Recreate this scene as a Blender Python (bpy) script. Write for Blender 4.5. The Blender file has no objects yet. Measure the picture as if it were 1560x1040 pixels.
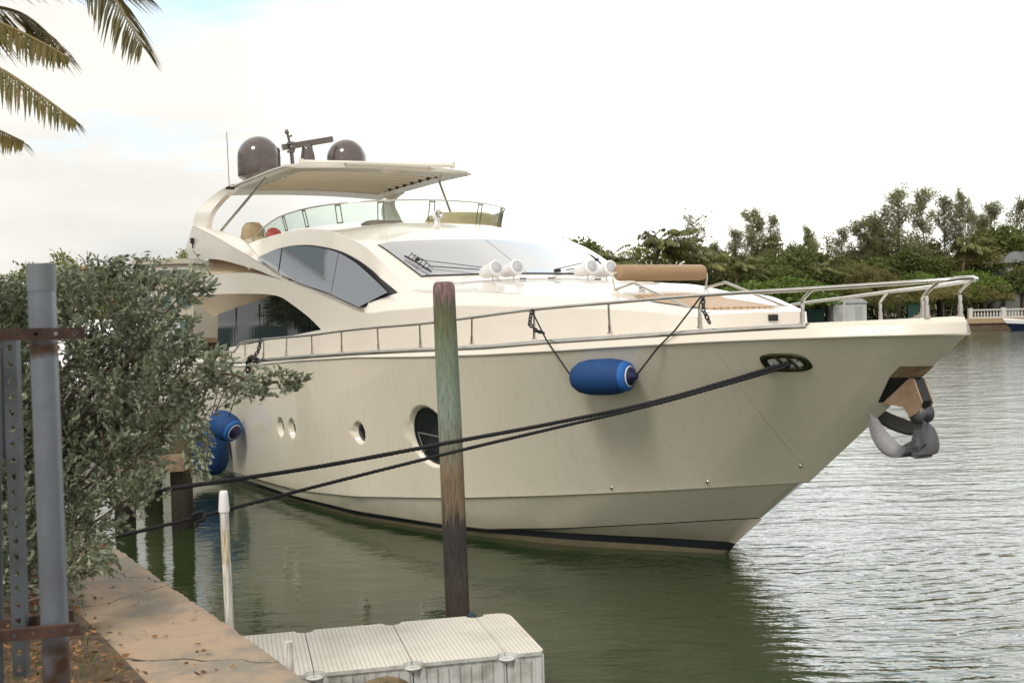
import bpy, bmesh, math, random
import numpy as np
from mathutils import Vector, Matrix
R = math.radians
random.seed(7); rng = np.random.default_rng(7)
C = bpy.context.scene.collection
scene = bpy.context.scene

# ------------------------------------------------------------------ camera
F, HOR, ROLL, EYE = 1750.0, 476.0, .025, 3.0          # focal length in pixels of a 1560 wide frame
cam = bpy.data.cameras.new('camera'); camo = bpy.data.objects.new('camera', cam); C.objects.link(camo)
cam.sensor_width = 36; cam.lens = 36 * F / 1560; cam.clip_end = 3000; cam.clip_start = .1
pit = math.atan2((520 - HOR) * math.cos(ROLL), F)
X0 = Vector((1, 0, 0)); U0 = Vector((0, math.sin(pit), math.cos(pit))); FW = Vector((0, math.cos(pit), -math.sin(pit)))
rt = X0 * math.cos(ROLL) - U0 * math.sin(ROLL); up = X0 * math.sin(ROLL) + U0 * math.cos(ROLL)
m3 = Matrix((rt, up, -FW)).transposed()
camo.matrix_world = Matrix.Translation((0, 0, EYE)) @ m3.to_4x4()
scene.camera = camo
cam.dof.use_dof = True; cam.dof.focus_distance = 14.0; cam.dof.aperture_fstop = 5.6

# ------------------------------------------------------------------ sky, sun, exposure
SUN_EL, SUN_AZ = R(46), R(-152)                       # azimuth from +Y towards +X
w = bpy.data.worlds.new('World'); scene.world = w; w.use_nodes = True
nt = w.node_tree; nt.nodes.clear()
def N(t, k, **kw):
    n = t.nodes.new(k)
    for a, b in kw.items(): setattr(n, a, b)
    return n
wo = N(nt, 'ShaderNodeOutputWorld'); bg = N(nt, 'ShaderNodeBackground'); sky = N(nt, 'ShaderNodeTexSky', sky_type='NISHITA')
sky.sun_disc = False; sky.sun_elevation = SUN_EL; sky.sun_rotation = SUN_AZ; sky.air_density = 1.0; sky.dust_density = 2.0
tc = N(nt, 'ShaderNodeTexCoord'); mp = N(nt, 'ShaderNodeMapping'); mp.inputs['Scale'].default_value = (1.3, 1.3, 4.5)
mp.inputs['Location'].default_value = (.35, .2, .1)
nz = N(nt, 'ShaderNodeTexNoise'); nz.inputs['Scale'].default_value = 2.6; nz.inputs['Detail'].default_value = 9; nz.inputs['Roughness'].default_value = .55
cr = N(nt, 'ShaderNodeValToRGB'); cr.color_ramp.elements[0].position = .31; cr.color_ramp.elements[1].position = .45
nz2 = N(nt, 'ShaderNodeTexNoise'); nz2.inputs['Scale'].default_value = 1.5; nz2.inputs['Detail'].default_value = 6
cr2 = N(nt, 'ShaderNodeValToRGB'); cr2.color_ramp.elements[0].position = .36; cr2.color_ramp.elements[1].position = .58
cr2.color_ramp.elements[0].color = (5.7, 5.65, 5.4, 1); cr2.color_ramp.elements[1].color = (7.9, 7.65, 7.1, 1)
mx = N(nt, 'ShaderNodeMix', data_type='RGBA')
skyb = N(nt, 'ShaderNodeVectorMath', operation='MULTIPLY_ADD'); skyb.inputs[1].default_value = (.8, .8, .8); skyb.inputs[2].default_value = (3.9, 5.0, 5.6)
L = nt.links.new
L(tc.outputs['Generated'], mp.inputs['Vector']); L(mp.outputs[0], nz.inputs['Vector']); L(mp.outputs[0], nz2.inputs['Vector'])
L(nz.outputs['Fac'], cr.inputs[0]); L(nz2.outputs['Fac'], cr2.inputs[0]); L(cr.outputs[0], mx.inputs[0])
L(sky.outputs[0], skyb.inputs[0]); L(skyb.outputs[0], mx.inputs[6]); L(cr2.outputs[0], mx.inputs[7])
# the cloud deck is brightest where the veiled light comes through, low on the right
dt = N(nt, 'ShaderNodeVectorMath', operation='DOT_PRODUCT'); L(tc.outputs['Generated'], dt.inputs[0]); dt.inputs[1].default_value = Vector((.52, .84, .14)).normalized()
br = N(nt, 'ShaderNodeMapRange', interpolation_type='SMOOTHSTEP'); L(dt.outputs['Value'], br.inputs[0]); br.inputs[1].default_value = .70; br.inputs[2].default_value = 1.0; br.inputs[3].default_value = 1.0; br.inputs[4].default_value = 2.9
scl = N(nt, 'ShaderNodeVectorMath', operation='SCALE'); L(mx.outputs[2], scl.inputs[0]); L(br.outputs[0], scl.inputs['Scale']); L(scl.outputs[0], bg.inputs[0]); bg.inputs[1].default_value = .1; L(bg.outputs[0], wo.inputs[0])
sd = bpy.data.lights.new('sun', 'SUN'); sd.energy = 1.5; sd.angle = R(14); sd.color = (1, .95, .86)
so = bpy.data.objects.new('sun', sd); C.objects.link(so)
sdir = Vector((math.sin(SUN_AZ) * math.cos(SUN_EL), math.cos(SUN_AZ) * math.cos(SUN_EL), math.sin(SUN_EL)))
so.rotation_euler = sdir.to_track_quat('Z', 'Y').to_euler(); so.location = sdir * 50
scene.view_settings.view_transform = 'Standard'; scene.view_settings.look = 'None'
scene.view_settings.exposure = 0.42; scene.view_settings.gamma = 1
scene.render.engine = 'CYCLES'

# ------------------------------------------------------------------ helpers
def at(px, py, Y):
    """world point Y metres ahead of the viewer, from measurements on the photograph"""
    dx, dy = px - 780, 520 - py
    x = math.cos(ROLL) * dx + math.sin(ROLL) * dy; z = -math.sin(ROLL) * dx + math.cos(ROLL) * dy
    d = X0 * x + U0 * z + FW * F
    return Vector((0, 0, EYE)) + d * (Y / d.y)

def tag(o, label=None, cat=None, group=None, kind=None):
    if label: o['label'] = label
    if cat: o['category'] = cat
    if group: o['group'] = group
    if kind: o['kind'] = kind
    return o
def thing(name, label, cat, loc=(0, 0, 0), rz=0, group=None):
    o = bpy.data.objects.new(name, None); C.objects.link(o); o.location = loc; o.rotation_euler = (0, 0, rz)
    return tag(o, label, cat, group)
def dup(root, loc=None, rz=None, scale=None, label=None, group=None):
    r = root.copy(); C.objects.link(r)
    if loc is not None: r.location = loc
    if rz is not None: r.rotation_euler = (0, 0, rz)
    if scale is not None: r.scale = scale
    if label: r['label'] = label
    if group: r['group'] = group
    for ch in list(root.children):
        c = ch.copy(); C.objects.link(c); c.parent = r
        for g in list(ch.children):
            d = g.copy(); C.objects.link(d); d.parent = c
    return r

class MB:
    def __init__(s): s.v = []; s.f = []; s.sm = []; s.mi = []
    def add(s, vs, fs, smooth=False, mi=0):
        b = len(s.v); s.v += [tuple(p) for p in vs]; s.f += [tuple(b + i for i in f) for f in fs]; s.sm += [smooth] * len(fs); s.mi += [mi] * len(fs)
        return s
    def box(s, c, d, rz=0, mi=0, M=None):
        x, y, z = [k / 2 for k in d]; vs = [Vector((a * x, b * y, e * z)) for e in (-1, 1) for b in (-1, 1) for a in (-1, 1)]
        if M is None: M = Matrix.Rotation(rz, 3, 'Z')
        vs = [M @ v + Vector(c) for v in vs]
        return s.add(vs, [(0, 2, 3, 1), (4, 5, 7, 6), (0, 1, 5, 4), (2, 6, 7, 3), (0, 4, 6, 2), (1, 3, 7, 5)], mi=mi)
    def tube(s, pts, r, n=10, cap=True, mi=0, rs=None):
        pts = [Vector(p) for p in pts]; k = len(pts); rings = []
        t0 = (pts[1] - pts[0]).normalized(); a = t0.orthogonal().normalized()
        for i, p in enumerate(pts):
            t = ((pts[min(i + 1, k - 1)] - pts[max(i - 1, 0)])).normalized()
            a = (a - t * a.dot(t)).normalized(); b = t.cross(a)
            rr = rs[i] if rs else r
            rings.append([p + (a * math.cos(2 * math.pi * j / n) + b * math.sin(2 * math.pi * j / n)) * rr for j in range(n)])
        vs = [v for ring in rings for v in ring]; fs = []
        for i in range(k - 1):
            for j in range(n): fs.append((i * n + j, i * n + (j + 1) % n, (i + 1) * n + (j + 1) % n, (i + 1) * n + j))
        s.add(vs, fs, True, mi)
        if cap: s.add(rings[0], [tuple(range(n - 1, -1, -1))], False, mi); s.add(rings[-1], [tuple(range(n))], False, mi)
        return s
    def grid(s, rows, smooth=True, mi=0, close=False):
        n = len(rows[0]); vs = [p for r in rows for p in r]; fs = []
        for i in range(len(rows) - 1):
            for j in range(n - 1 if not close else n):
                fs.append((i * n + j, i * n + (j + 1) % n, (i + 1) * n + (j + 1) % n, (i + 1) * n + j))
        return s.add(vs, fs, smooth, mi)
    def lathe(s, prof, c=(0, 0, 0), n=24, M=None, mi=0):
        rows = []
        for r, z in prof: rows.append([Vector((r * math.cos(2 * math.pi * j / n), r * math.sin(2 * math.pi * j / n), z)) for j in range(n)])
        if M is None: M = Matrix.Identity(3)
        rows = [[M @ v + Vector(c) for v in r] for r in rows]
        return s.grid(rows, True, mi, close=True)
    def prism(s, poly, ax, h, mi=0, smooth=False):
        """poly: 3D points in a plane, extruded both ways by ax*h/2"""
        a = [Vector(p) + Vector(ax) * h / 2 for p in poly]; b = [Vector(p) - Vector(ax) * h / 2 for p in poly]; n = len(poly)
        s.add(a, [tuple(range(n))], mi=mi); s.add(b, [tuple(range(n - 1, -1, -1))], mi=mi)
        s.add(a + b, [(i, (i + 1) % n, n + (i + 1) % n, n + i) for i in range(n)], smooth, mi)
        return s
    def mirror(s):
        b = len(s.v); s.v += [(x, -y, z) for x, y, z in s.v]; s.f += [tuple(b + i for i in reversed(f)) for f in s.f]; s.sm += s.sm[:]; s.mi += s.mi[:]
        return s
    def build(s, name, mats, parent=None, loc=None):
        me = bpy.data.meshes.new(name); me.from_pydata(s.v, [], s.f)
        me.polygons.foreach_set('use_smooth', s.sm); me.polygons.foreach_set('material_index', s.mi)
        for m in (mats if isinstance(mats, (list, tuple)) else [mats]): me.materials.append(m)
        me.update(); o = bpy.data.objects.new(name, me); C.objects.link(o)
        if parent: o.parent = parent
        if loc is not None: o.location = loc
        return o
def arr_mesh(name, V, Q, mat, parent=None, smooth=False, mi=None):
    """V (n,3), Q (m,k) arrays -> object, quickly"""
    me = bpy.data.meshes.new(name); k = Q.shape[1]
    me.vertices.add(len(V)); me.vertices.foreach_set('co', np.asarray(V, np.float32).ravel())
    me.loops.add(Q.size); me.loops.foreach_set('vertex_index', Q.ravel().astype(np.int32))
    me.polygons.add(len(Q)); me.polygons.foreach_set('loop_start', np.arange(0, Q.size, k, dtype=np.int32))
    if smooth: me.polygons.foreach_set('use_smooth', np.ones(len(Q), bool))
    for m in (mat if isinstance(mat, (list, tuple)) else [mat]): me.materials.append(m)
    if mi is not None: me.polygons.foreach_set('material_index', mi.astype(np.int32))
    me.update(calc_edges=True); o = bpy.data.objects.new(name, me); C.objects.link(o)
    if parent: o.parent = parent
    return o

def curve_pts(pts, n=8):
    """smooth interpolation (Catmull-Rom)"""
    P = [Vector(p) for p in pts]; out = []
    for i in range(len(P) - 1):
        p0 = P[max(i - 1, 0)]; p1 = P[i]; p2 = P[i + 1]; p3 = P[min(i + 2, len(P) - 1)]
        for k in range(n):
            t = k / n
            out.append(.5 * ((2 * p1) + (p2 - p0) * t + (2 * p0 - 5 * p1 + 4 * p2 - p3) * t * t + (3 * p1 - p0 - 3 * p2 + p3) * t ** 3))
    return out + [P[-1]]
def sag(a, b, s, n=24):
    a = Vector(a); b = Vector(b)
    return [a.lerp(b, i / n) - Vector((0, 0, s * 4 * (i / n) * (1 - i / n))) for i in range(n + 1)]

# ------------------------------------------------------------------ materials
def mat(name, col, rough=.5, metal=0, spec=.5, coat=0, noise=None, bump=None, bevel=0, trans=0, sub=0, vary=0, alpha=1):
    """noise=(scale, other colour, lo, hi); bump=(scale, strength, distance)"""
    m = bpy.data.materials.new(name); m.use_nodes = True; t = m.node_tree; p = t.nodes['Principled BSDF']; L = t.links.new
    p.inputs['Base Color'].default_value = (*col, 1); p.inputs['Roughness'].default_value = rough; p.inputs['Metallic'].default_value = metal
    p.inputs['Specular IOR Level'].default_value = spec; p.inputs['Coat Weight'].default_value = coat; p.inputs['Coat Roughness'].default_value = .05
    p.inputs['Transmission Weight'].default_value = trans; p.inputs['Alpha'].default_value = alpha
    tc = N(t, 'ShaderNodeTexCoord'); src = None
    if noise:
        n = N(t, 'ShaderNodeTexNoise'); n.inputs['Scale'].default_value = noise[0]; n.inputs['Detail'].default_value = 8; n.inputs['Roughness'].default_value = .62
        L(tc.outputs['Object'], n.inputs['Vector']); r = N(t, 'ShaderNodeValToRGB'); r.color_ramp.elements[0].position = noise[2]; r.color_ramp.elements[1].position = noise[3]
        r.color_ramp.elements[0].color = (*col, 1); r.color_ramp.elements[1].color = (*noise[1], 1); L(n.outputs['Fac'], r.inputs[0]); L(r.outputs[0], p.inputs['Base Color']); src = r.outputs[0]
    nrm = None
    if bevel:
        bv = N(t, 'ShaderNodeBevel', samples=4); bv.inputs['Radius'].default_value = bevel; nrm = bv.outputs[0]
    if bump:
        n = N(t, 'ShaderNodeTexNoise'); n.inputs['Scale'].default_value = bump[0]; n.inputs['Detail'].default_value = 6; L(tc.outputs['Object'], n.inputs['Vector'])
        b = N(t, 'ShaderNodeBump'); b.inputs['Strength'].default_value = bump[1]; b.inputs['Distance'].default_value = bump[2]; L(n.outputs['Fac'], b.inputs['Height'])
        if nrm: L(nrm, b.inputs['Normal'])
        nrm = b.outputs[0]
    if nrm: L(nrm, p.inputs['Normal'])
    return m
def nodes_of(m): return m.node_tree, m.node_tree.nodes['Principled BSDF']
GEL = mat('cream_gelcoat', (.76, .70, .605), .22, coat=.6, noise=(.6, (.735, .675, .575), .35, .7), bevel=.025)
GELW = mat('pale_gelcoat', (.78, .725, .65), .2, coat=.6, noise=(.8, (.755, .70, .62), .35, .7), bevel=.03)
HULL = mat('hull_paint', (.80, .735, .61), .11, coat=.8, noise=(.5, (.77, .71, .585), .3, .75), bump=(1.3, .10, .02))
TANU = mat('tan_lining', (.55, .43, .28), .45, noise=(2, (.50, .39, .25), .35, .7))
ANTIF = mat('antifouling', (.13, .105, .065), .6, noise=(6, (.10, .09, .05), .4, .65))
BOOT = mat('boot_stripe_paint', (.008, .010, .012), .25)
CHROME = mat('stainless_steel', (.62, .59, .55), .12, 1, noise=(5, (.5, .47, .43), .4, .7))
STEELB = mat('brushed_bracket', (.30, .27, .22), .3, 1)
GLASS_D = mat('dark_tinted_glass', (.012, .016, .02), .03, spec=1.0)
GLASS_W = mat('mirrored_window_glass', (.36, .39, .44), .005, metal=.7, spec=.8)
GLASS_WS = mat('windshield_cover_glass', (.40, .405, .42), .10, metal=.35, spec=.7, coat=.6)
BLACKR = mat('black_rubber', (.012, .012, .013), .5)
BLACKP = mat('black_plastic_chain', (.010, .010, .011), .35)
ROPE = mat('black_rope', (.012, .012, .014), .8, bump=(60, .8, .01))
WROPE = mat('white_rope', (.65, .62, .55), .8, bump=(80, .8, .01))
DOME = mat('bronze_dome_paint', (.085, .06, .055), .14, coat=.8, noise=(3, (.11, .085, .08), .35, .7))
TEAK = mat('teak_planks', (.50, .33, .19), .55, noise=(9, (.40, .25, .14), .35, .7))
BOLS = mat('tan_vinyl', (.36, .235, .13), .6, noise=(3, (.33, .215, .12), .4, .7))
COVER = mat('beige_canvas', (.42, .33, .19), .8, noise=(5, (.33, .26, .15), .35, .7), bump=(7, .5, .04))
WPLAS = mat('white_plastic', (.80, .79, .80), .3, noise=(6, (.75, .74, .76), .4, .7))
GRILL = mat('speaker_grille', (.52, .53, .56), .5, bump=(180, .6, .005))
BLUEF = mat('blue_fender_cloth', (.006, .055, .19), .75, noise=(7, (.004, .04, .15), .35, .7), bump=(120, .3, .004))
BLUEC = mat('bright_blue_cuff', (.015, .12, .42), .75)
NAVY = mat('navy_vinyl', (.012, .012, .06), .3)
WVIN = mat('white_vinyl', (.75, .73, .70), .35)
BRNZ = mat('bronze_plate', (.52, .37, .26), .2, .6, noise=(6, (.40, .27, .18), .4, .65))
ANCH = mat('galvanised_anchor', (.13, .13, .145), .45, .25, noise=(14, (.12, .115, .115), .35, .65), bump=(30, .3, .01))
REDV = mat('red_cover', (.5, .06, .05), .5)

t, p = nodes_of(HULL); L = t.links.new; tcx = N(t, 'ShaderNodeTexCoord'); mpx = N(t, 'ShaderNodeMapping'); mpx.inputs['Scale'].default_value = (7, 7, .35); L(tcx.outputs['Object'], mpx.inputs[0])
nx = N(t, 'ShaderNodeTexNoise'); nx.inputs['Scale'].default_value = 1.6; nx.inputs['Detail'].default_value = 5; L(mpx.outputs[0], nx.inputs[0]); rx = N(t, 'ShaderNodeMapRange'); L(nx.outputs['Fac'], rx.inputs[0]); rx.inputs[1].default_value = .52; rx.inputs[2].default_value = .80; rx.inputs[3].default_value = 0; rx.inputs[4].default_value = .14
spx = N(t, 'ShaderNodeSeparateXYZ'); L(tcx.outputs['Object'], spx.inputs[0]); ny = N(t, 'ShaderNodeTexNoise'); ny.inputs['Scale'].default_value = 3; ny.inputs['Detail'].default_value = 6; L(tcx.outputs['Object'], ny.inputs[0])
ax_ = N(t, 'ShaderNodeMath', operation='MULTIPLY_ADD'); L(ny.outputs['Fac'], ax_.inputs[0]); ax_.inputs[1].default_value = -.35; L(spx.outputs['Z'], ax_.inputs[2]); ry = N(t, 'ShaderNodeMapRange'); L(ax_.outputs[0], ry.inputs[0]); ry.inputs[1].default_value = -.02; ry.inputs[2].default_value = .22; ry.inputs[3].default_value = .45; ry.inputs[4].default_value = 0
sx = N(t, 'ShaderNodeMath', operation='MAXIMUM'); L(rx.outputs[0], sx.inputs[0]); L(ry.outputs[0], sx.inputs[1]); mxx = N(t, 'ShaderNodeMix', data_type='RGBA'); L(sx.outputs[0], mxx.inputs[0]); L(p.inputs['Base Color'].links[0].from_socket, mxx.inputs[6]); mxx.inputs[7].default_value = (.36, .30, .19, 1); L(mxx.outputs[2], p.inputs['Base Color'])

# =================================================================== WATER, GROUND
water_m = bpy.data.materials.new('harbour_water'); water_m.use_nodes = True
t, p = nodes_of(water_m); L = t.links.new
p.inputs['Roughness'].default_value = .05; p.inputs['IOR'].default_value = 1.52; p.inputs['Specular IOR Level'].default_value = .5
g = N(t, 'ShaderNodeNewGeometry'); sep = N(t, 'ShaderNodeSeparateXYZ'); L(g.outputs['Position'], sep.inputs[0])
n0 = N(t, 'ShaderNodeTexNoise'); n0.inputs['Scale'].default_value = .25; n0.inputs['Detail'].default_value = 4; L(g.outputs['Position'], n0.inputs['Vector'])
r0 = N(t, 'ShaderNodeValToRGB'); r0.color_ramp.elements[0].color = (.016, .034, .008, 1); r0.color_ramp.elements[1].color = (.026, .040, .014, 1)
L(n0.outputs['Fac'], r0.inputs[0]); L(r0.outputs[0], p.inputs['Base Color'])
def wave(scale, stretch, rot, det=3, typ='noise'):
    m = N(t, 'ShaderNodeMapping'); m.inputs['Rotation'].default_value = (0, 0, rot); m.inputs['Scale'].default_value = (scale * stretch, scale, scale)
    L(g.outputs['Position'], m.inputs['Vector'])
    n = N(t, 'ShaderNodeTexNoise'); n.inputs['Scale'].default_value = 1; n.inputs['Detail'].default_value = det; n.inputs['Roughness'].default_value = .5; n.inputs['Distortion'].default_value = .4
    L(m.outputs[0], n.inputs['Vector']); return n.outputs['Fac']
def mth(op, a, b):
    n = N(t, 'ShaderNodeMath', operation=op)
    for i, x in enumerate((a, b)):
        if isinstance(x, (int, float)): n.inputs[i].default_value = x
        else: L(x, n.inputs[i])
    return n.outputs[0]
def rmap(v, a, b, c, d):
    n = N(t, 'ShaderNodeMapRange', interpolation_type='SMOOTHSTEP'); L(v, n.inputs[0])
    for i, x in enumerate((a, b, c, d)): n.inputs[i + 1].default_value = x
    return n.outputs[0]
w1 = wave(.9, .45, R(18)); w2 = wave(3.6, .42, R(-14), 4); w3 = wave(13, .5, R(9), 3)
calm = rmap(sep.outputs['X'], -1.0, 4.5, .42, 1.5)     # sheltered in the lee of the hull, rippled in open water
calm2 = mth('MAXIMUM', calm, rmap(sep.outputs['Y'], 24, 34, 0, 1))
vr = N(t, 'ShaderNodeMapping'); vr.inputs['Location'].default_value = (-3.2, -15.2, 0); L(g.outputs['Position'], vr.inputs[0])
wr = N(t, 'ShaderNodeTexWave', wave_type='RINGS', rings_direction='Z', wave_profile='SIN'); wr.inputs['Scale'].default_value = 1.35; wr.inputs['Distortion'].default_value = 5.5; wr.inputs['Detail'].default_value = 4; wr.inputs['Detail Scale'].default_value = 1.3; L(vr.outputs[0], wr.inputs[0])
nm = N(t, 'ShaderNodeTexNoise'); nm.inputs['Scale'].default_value = .6; L(g.outputs['Position'], nm.inputs[0])
rmask = mth('MULTIPLY', mth('MULTIPLY', rmap(sep.outputs['X'], .8, 3.2, 0, 1), rmap(sep.outputs['Y'], 12.5, 16.5, 1, 0)), rmap(nm.outputs['Fac'], .25, .6, .35, 1))
ringh = mth('MULTIPLY', mth('MULTIPLY', wr.outputs['Fac'], .0082), rmask)
hsum = mth('ADD', mth('MULTIPLY', w1, .034), mth('ADD', mth('MULTIPLY', w2, .020), mth('MULTIPLY', w3, .0055)))
bmp = N(t, 'ShaderNodeBump'); bmp.inputs['Distance'].default_value = 1.0; L(mth('ADD', mth('MULTIPLY', hsum, calm2), ringh), bmp.inputs['Height']); bmp.inputs['Strength'].default_value = 1
L(bmp.outputs[0], p.inputs['Normal'])
MB().add([(-900, -60, 0), (900, -60, 0), (900, 1500, 0), (-900, 1500, 0)], [(0, 1, 2, 3)]).build('water', water_m)
tag(bpy.data.objects['water'], kind='structure')

# quay: wall edge follows the water line on the near left
edge = [(2.2, .2), (-.15, 4.2), (-1.04, 5.78), (-1.80, 7.03), (-2.50, 8.14), (-3.19, 9.29), (-3.60, 9.87), (-4.3, 11.2), (-5.6, 13.4), (-7.6, 16.5), (-10.5, 21)]
WTOP = 1.15
conc = mat('quay_concrete', (.40, .285, .195), .85, noise=(1.1, (.31, .25, .18), .40, .66), bump=(38, .45, .012))
t, p = nodes_of(conc); L = t.links.new
# worn grey rim stains and cracks on top of the tan paint
g = N(t, 'ShaderNodeNewGeometry'); nn = N(t, 'ShaderNodeTexNoise'); nn.inputs['Scale'].default_value = 2.3; nn.inputs['Detail'].default_value = 9; nn.inputs['Roughness'].default_value = .7
L(g.outputs['Position'], nn.inputs['Vector']); rr = N(t, 'ShaderNodeValToRGB'); rr.color_ramp.elements[0].position = .47; rr.color_ramp.elements[1].position = .60
rr.color_ramp.elements[0].color = (0, 0, 0, 1); rr.color_ramp.elements[1].color = (1, 1, 1, 1); L(nn.outputs['Fac'], rr.inputs[0])
old = p.inputs['Base Color'].links[0].from_socket; m1 = N(t, 'ShaderNodeMix', data_type='RGBA'); L(rr.outputs[0], m1.inputs[0]); L(old, m1.inputs[6]); m1.inputs[7].default_value = (.235, .205, .165, 1)
vo = N(t, 'ShaderNodeTexVoronoi', feature='DISTANCE_TO_EDGE'); vo.inputs['Scale'].default_value = .55
nd = N(t, 'ShaderNodeTexNoise'); nd.inputs['Scale'].default_value = 2.5; nd.inputs['Detail'].default_value = 6; L(g.outputs['Position'], nd.inputs['Vector'])
va = N(t, 'ShaderNodeVectorMath', operation='MULTIPLY_ADD'); va.inputs[1].default_value = (.5, .5, .0); L(nd.outputs['Color'], va.inputs[0]); L(g.outputs['Position'], va.inputs[2]); L(va.outputs[0], vo.inputs['Vector'])
lt = N(t, 'ShaderNodeMath', operation='LESS_THAN'); L(vo.outputs['Distance'], lt.inputs[0]); lt.inputs[1].default_value = .0035
m2_ = N(t, 'ShaderNodeMix', data_type='RGBA'); L(lt.outputs[0], m2_.inputs[0]); L(m1.outputs[2], m2_.inputs[6]); m2_.inputs[7].default_value = (.05, .04, .03, 1); L(m2_.outputs[2], p.inputs['Base Color'])
b = MB(); n = len(edge); W = .75
def off(i, d):
    a = Vector(edge[max(i - 1, 0)]); c = Vector(edge[min(i + 1, n - 1)]); dr = (c - a).normalized(); nn = Vector((dr.y, -dr.x)) * -1
    nn = Vector((-abs(nn.x) if True else 0, nn.y)) if nn.x > 0 else nn
    return Vector(edge[i]) + nn * d
rows = []; rq = random.Random(21); sub = 26
for i in range(n - 1):
    for k_ in range(sub if i < n - 2 else sub + 1):
        t_ = k_ / sub; e = Vector(edge[i]).lerp(Vector(edge[i + 1]), t_); q = off(i, W).lerp(off(i + 1, W), t_); dn = (q - e).normalized(); ch = abs(rq.gauss(0, .009)) + (rq.random() < .05) * .03
        q2 = q + dn * rq.gauss(0, .03)
        rows.append([(e.x, e.y, -1.5), (e.x + dn.x * ch * .4, e.y + dn.y * ch * .4, WTOP - .03 - ch), (e.x + dn.x * (.018 + ch), e.y + dn.y * (.018 + ch), WTOP - .002)] + [((e + dn * (W * f)).x, (e + dn * (W * f)).y, WTOP + rq.gauss(0, .0015)) for f in (.15, .35, .55, .75)] + [(q2.x, q2.y, WTOP), (q2.x, q2.y, WTOP - .4)])
b.grid(rows, smooth=True); b.build('quay_path', conc); tag(bpy.data.objects['quay_path'], kind='structure')
soil = mat('leaf_litter_soil', (.075, .048, .028), .95, noise=(9, (.15, .10, .055), .42, .62), bump=(26, .9, .03))
b = MB(); rows = []
for i in range(n):
    r_ = []
    for k in range(14):
        d = W - .03 + k * k * .09 + k * .1; q = off(i, d)
        r_.append((q.x, q.y, WTOP + .008 + (.0 if k == 0 else .02 + .01 * math.sin(i * 2.1 + k * 1.7) + .004 * k)))
    rows.append(r_)
b.grid(rows); b.build('planting_soil', soil); tag(bpy.data.objects['planting_soil'], kind='structure')

# =================================================================== THE YACHT (boat frame: x forward, +y port, origin at stem on the waterline)
STEM = (2.567, 13.93, 0); HEAD = R(-60)
yacht = thing('motor_yacht', 'long cream motor yacht with bronze radar domes moored bow-on beside the quay', 'yacht', STEM, HEAD)
I = np.interp
bsh = lambda s: float(I(s, [-25, -20, -9, -6, -4, -2.5, -1, .15, 1.22, 2.27, 3.1, 3.32, 3.44, 3.49], [3.0, 3.15, 3.2, 3.1, 2.9, 2.65, 2.3, 1.93, 1.5, 1.0, .42, .215, .07, 0]))
bk = lambda s: float(I(s, [-25, -10, -7.5, -5, -3, -1.5, -.5, .5, 1.4], [3.1, 3.12, 3.05, 2.85, 2.35, 1.75, 1.2, .62, 0]))
bc = lambda s: float(I(s, [-25, -10, -7.3, -5.2, -3.4, -1.6, -.7, 0, .61], [3.05, 3.05, 2.98, 2.74, 2.25, 1.45, .85, .42, 0]))
bw = lambda s: float(I(s, [-25, -12, -8.92, -7.34, -5.21, -3.45, -1.63, -.67, 0], [3.0, 3.02, 2.98, 2.91, 2.71, 2.19, 1.34, .58, 0]))
ztop = lambda s: float(I(s, [-22, -12.2, -9.2, -6.6, -4.5, -3, -1.57, -.47, .52, 1.46, 2.37, 3.6], [2.05, 2.15, 2.27, 2.40, 2.50, 2.56, 2.61, 2.68, 2.73, 2.78, 2.82, 2.86]))
zband = lambda s: float(I(s, [-22, -9, -6.6, -4.4, -2.8, -1.54, -.45, .45, 1.47, 2.07, 2.82, 3.6], [1.95, 2.17, 2.31, 2.41, 2.44, 2.48, 2.53, 2.58, 2.63, 2.65, 2.67, 2.68]))
zk = lambda s: float(I(s, [-25, -12, -6.78, -4.89, -2.68, -1.2, -.13, .58, 1.01, 1.4], [.12, .16, .24, .37, .57, .73, .85, .94, .99, 1.04]))
zc = lambda s: float(I(s, [-25, -7, -2.65, -1.51, -.49, .21, .61], [.09, .10, .13, .25, .38, .48, .53]))
zbt = lambda s: float(I(s, [-25, -10.4, -7.3, -5.2, -3.4, -1.6, -.65, .14], [.04, .055, .085, .11, .13, .165, .165, .145]))
zbb = lambda s: float(I(s, [-25, -10.4, -7.3, -5.2, -3.4, -1.6, -.65, .04], [-.02, .0, .025, .04, .05, .08, .07, .04]))
def sm(fn, s, e=.28):                                   # smoothed lookup, so that the plan curves have no kinks
    return sum(fn(s + k * e / 2) * wgt for k, wgt in ((-2, .1), (-1, .2), (0, .4), (1, .2), (2, .1)))
def plan(fn, s0, s):                                    # smoothed half-beam that still closes on the stem at s0
    r_ = min(1, (s0 - s) / .7); return sm(fn, s) * r_ + fn(s) * (1 - r_) if s < s0 else 0.0
SPAN = lambda d, s0, k=2.15: s0 - d
def hullpt(d, v):
    fan = math.exp(-d / 2.5)
    sK = 1.4 - d; sS = 1.4 - d + 2.09 * fan
    K = Vector((sK, plan(bk, 1.4, sK), sm(zk, sK, .5) if d > .5 else zk(sK)))
    S = Vector((sS, (bsh(sS) if sS > 3.0 else sm(bsh, sS)) + .03 * min(1, d * 1.5), zband(sS)))
    if d == 0: K.y = 0; S.y = 0
    e = 1 + .28 * math.exp(-d / 4.5)
    return Vector((K.x + (S.x - K.x) * v, K.y + (S.y - K.y) * v ** e, K.z + (S.z - K.z) * v))
def hull_at(s, z):
    d = 1.4 - s; v = .5
    for _ in range(60):
        P = hullpt(max(d, 0), v); d += (P.x - s) * .8; v += (z - P.z) * .5; v = max(0, min(1, v))
    return hullpt(max(d, 0), v)
def hull_n(s, z):
    P = hull_at(s, z); a = hull_at(s + .08, z) - P; c = hull_at(s, z + .06) - P
    n_ = a.cross(c).normalized(); return n_ if n_.y > 0 else -n_
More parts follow.
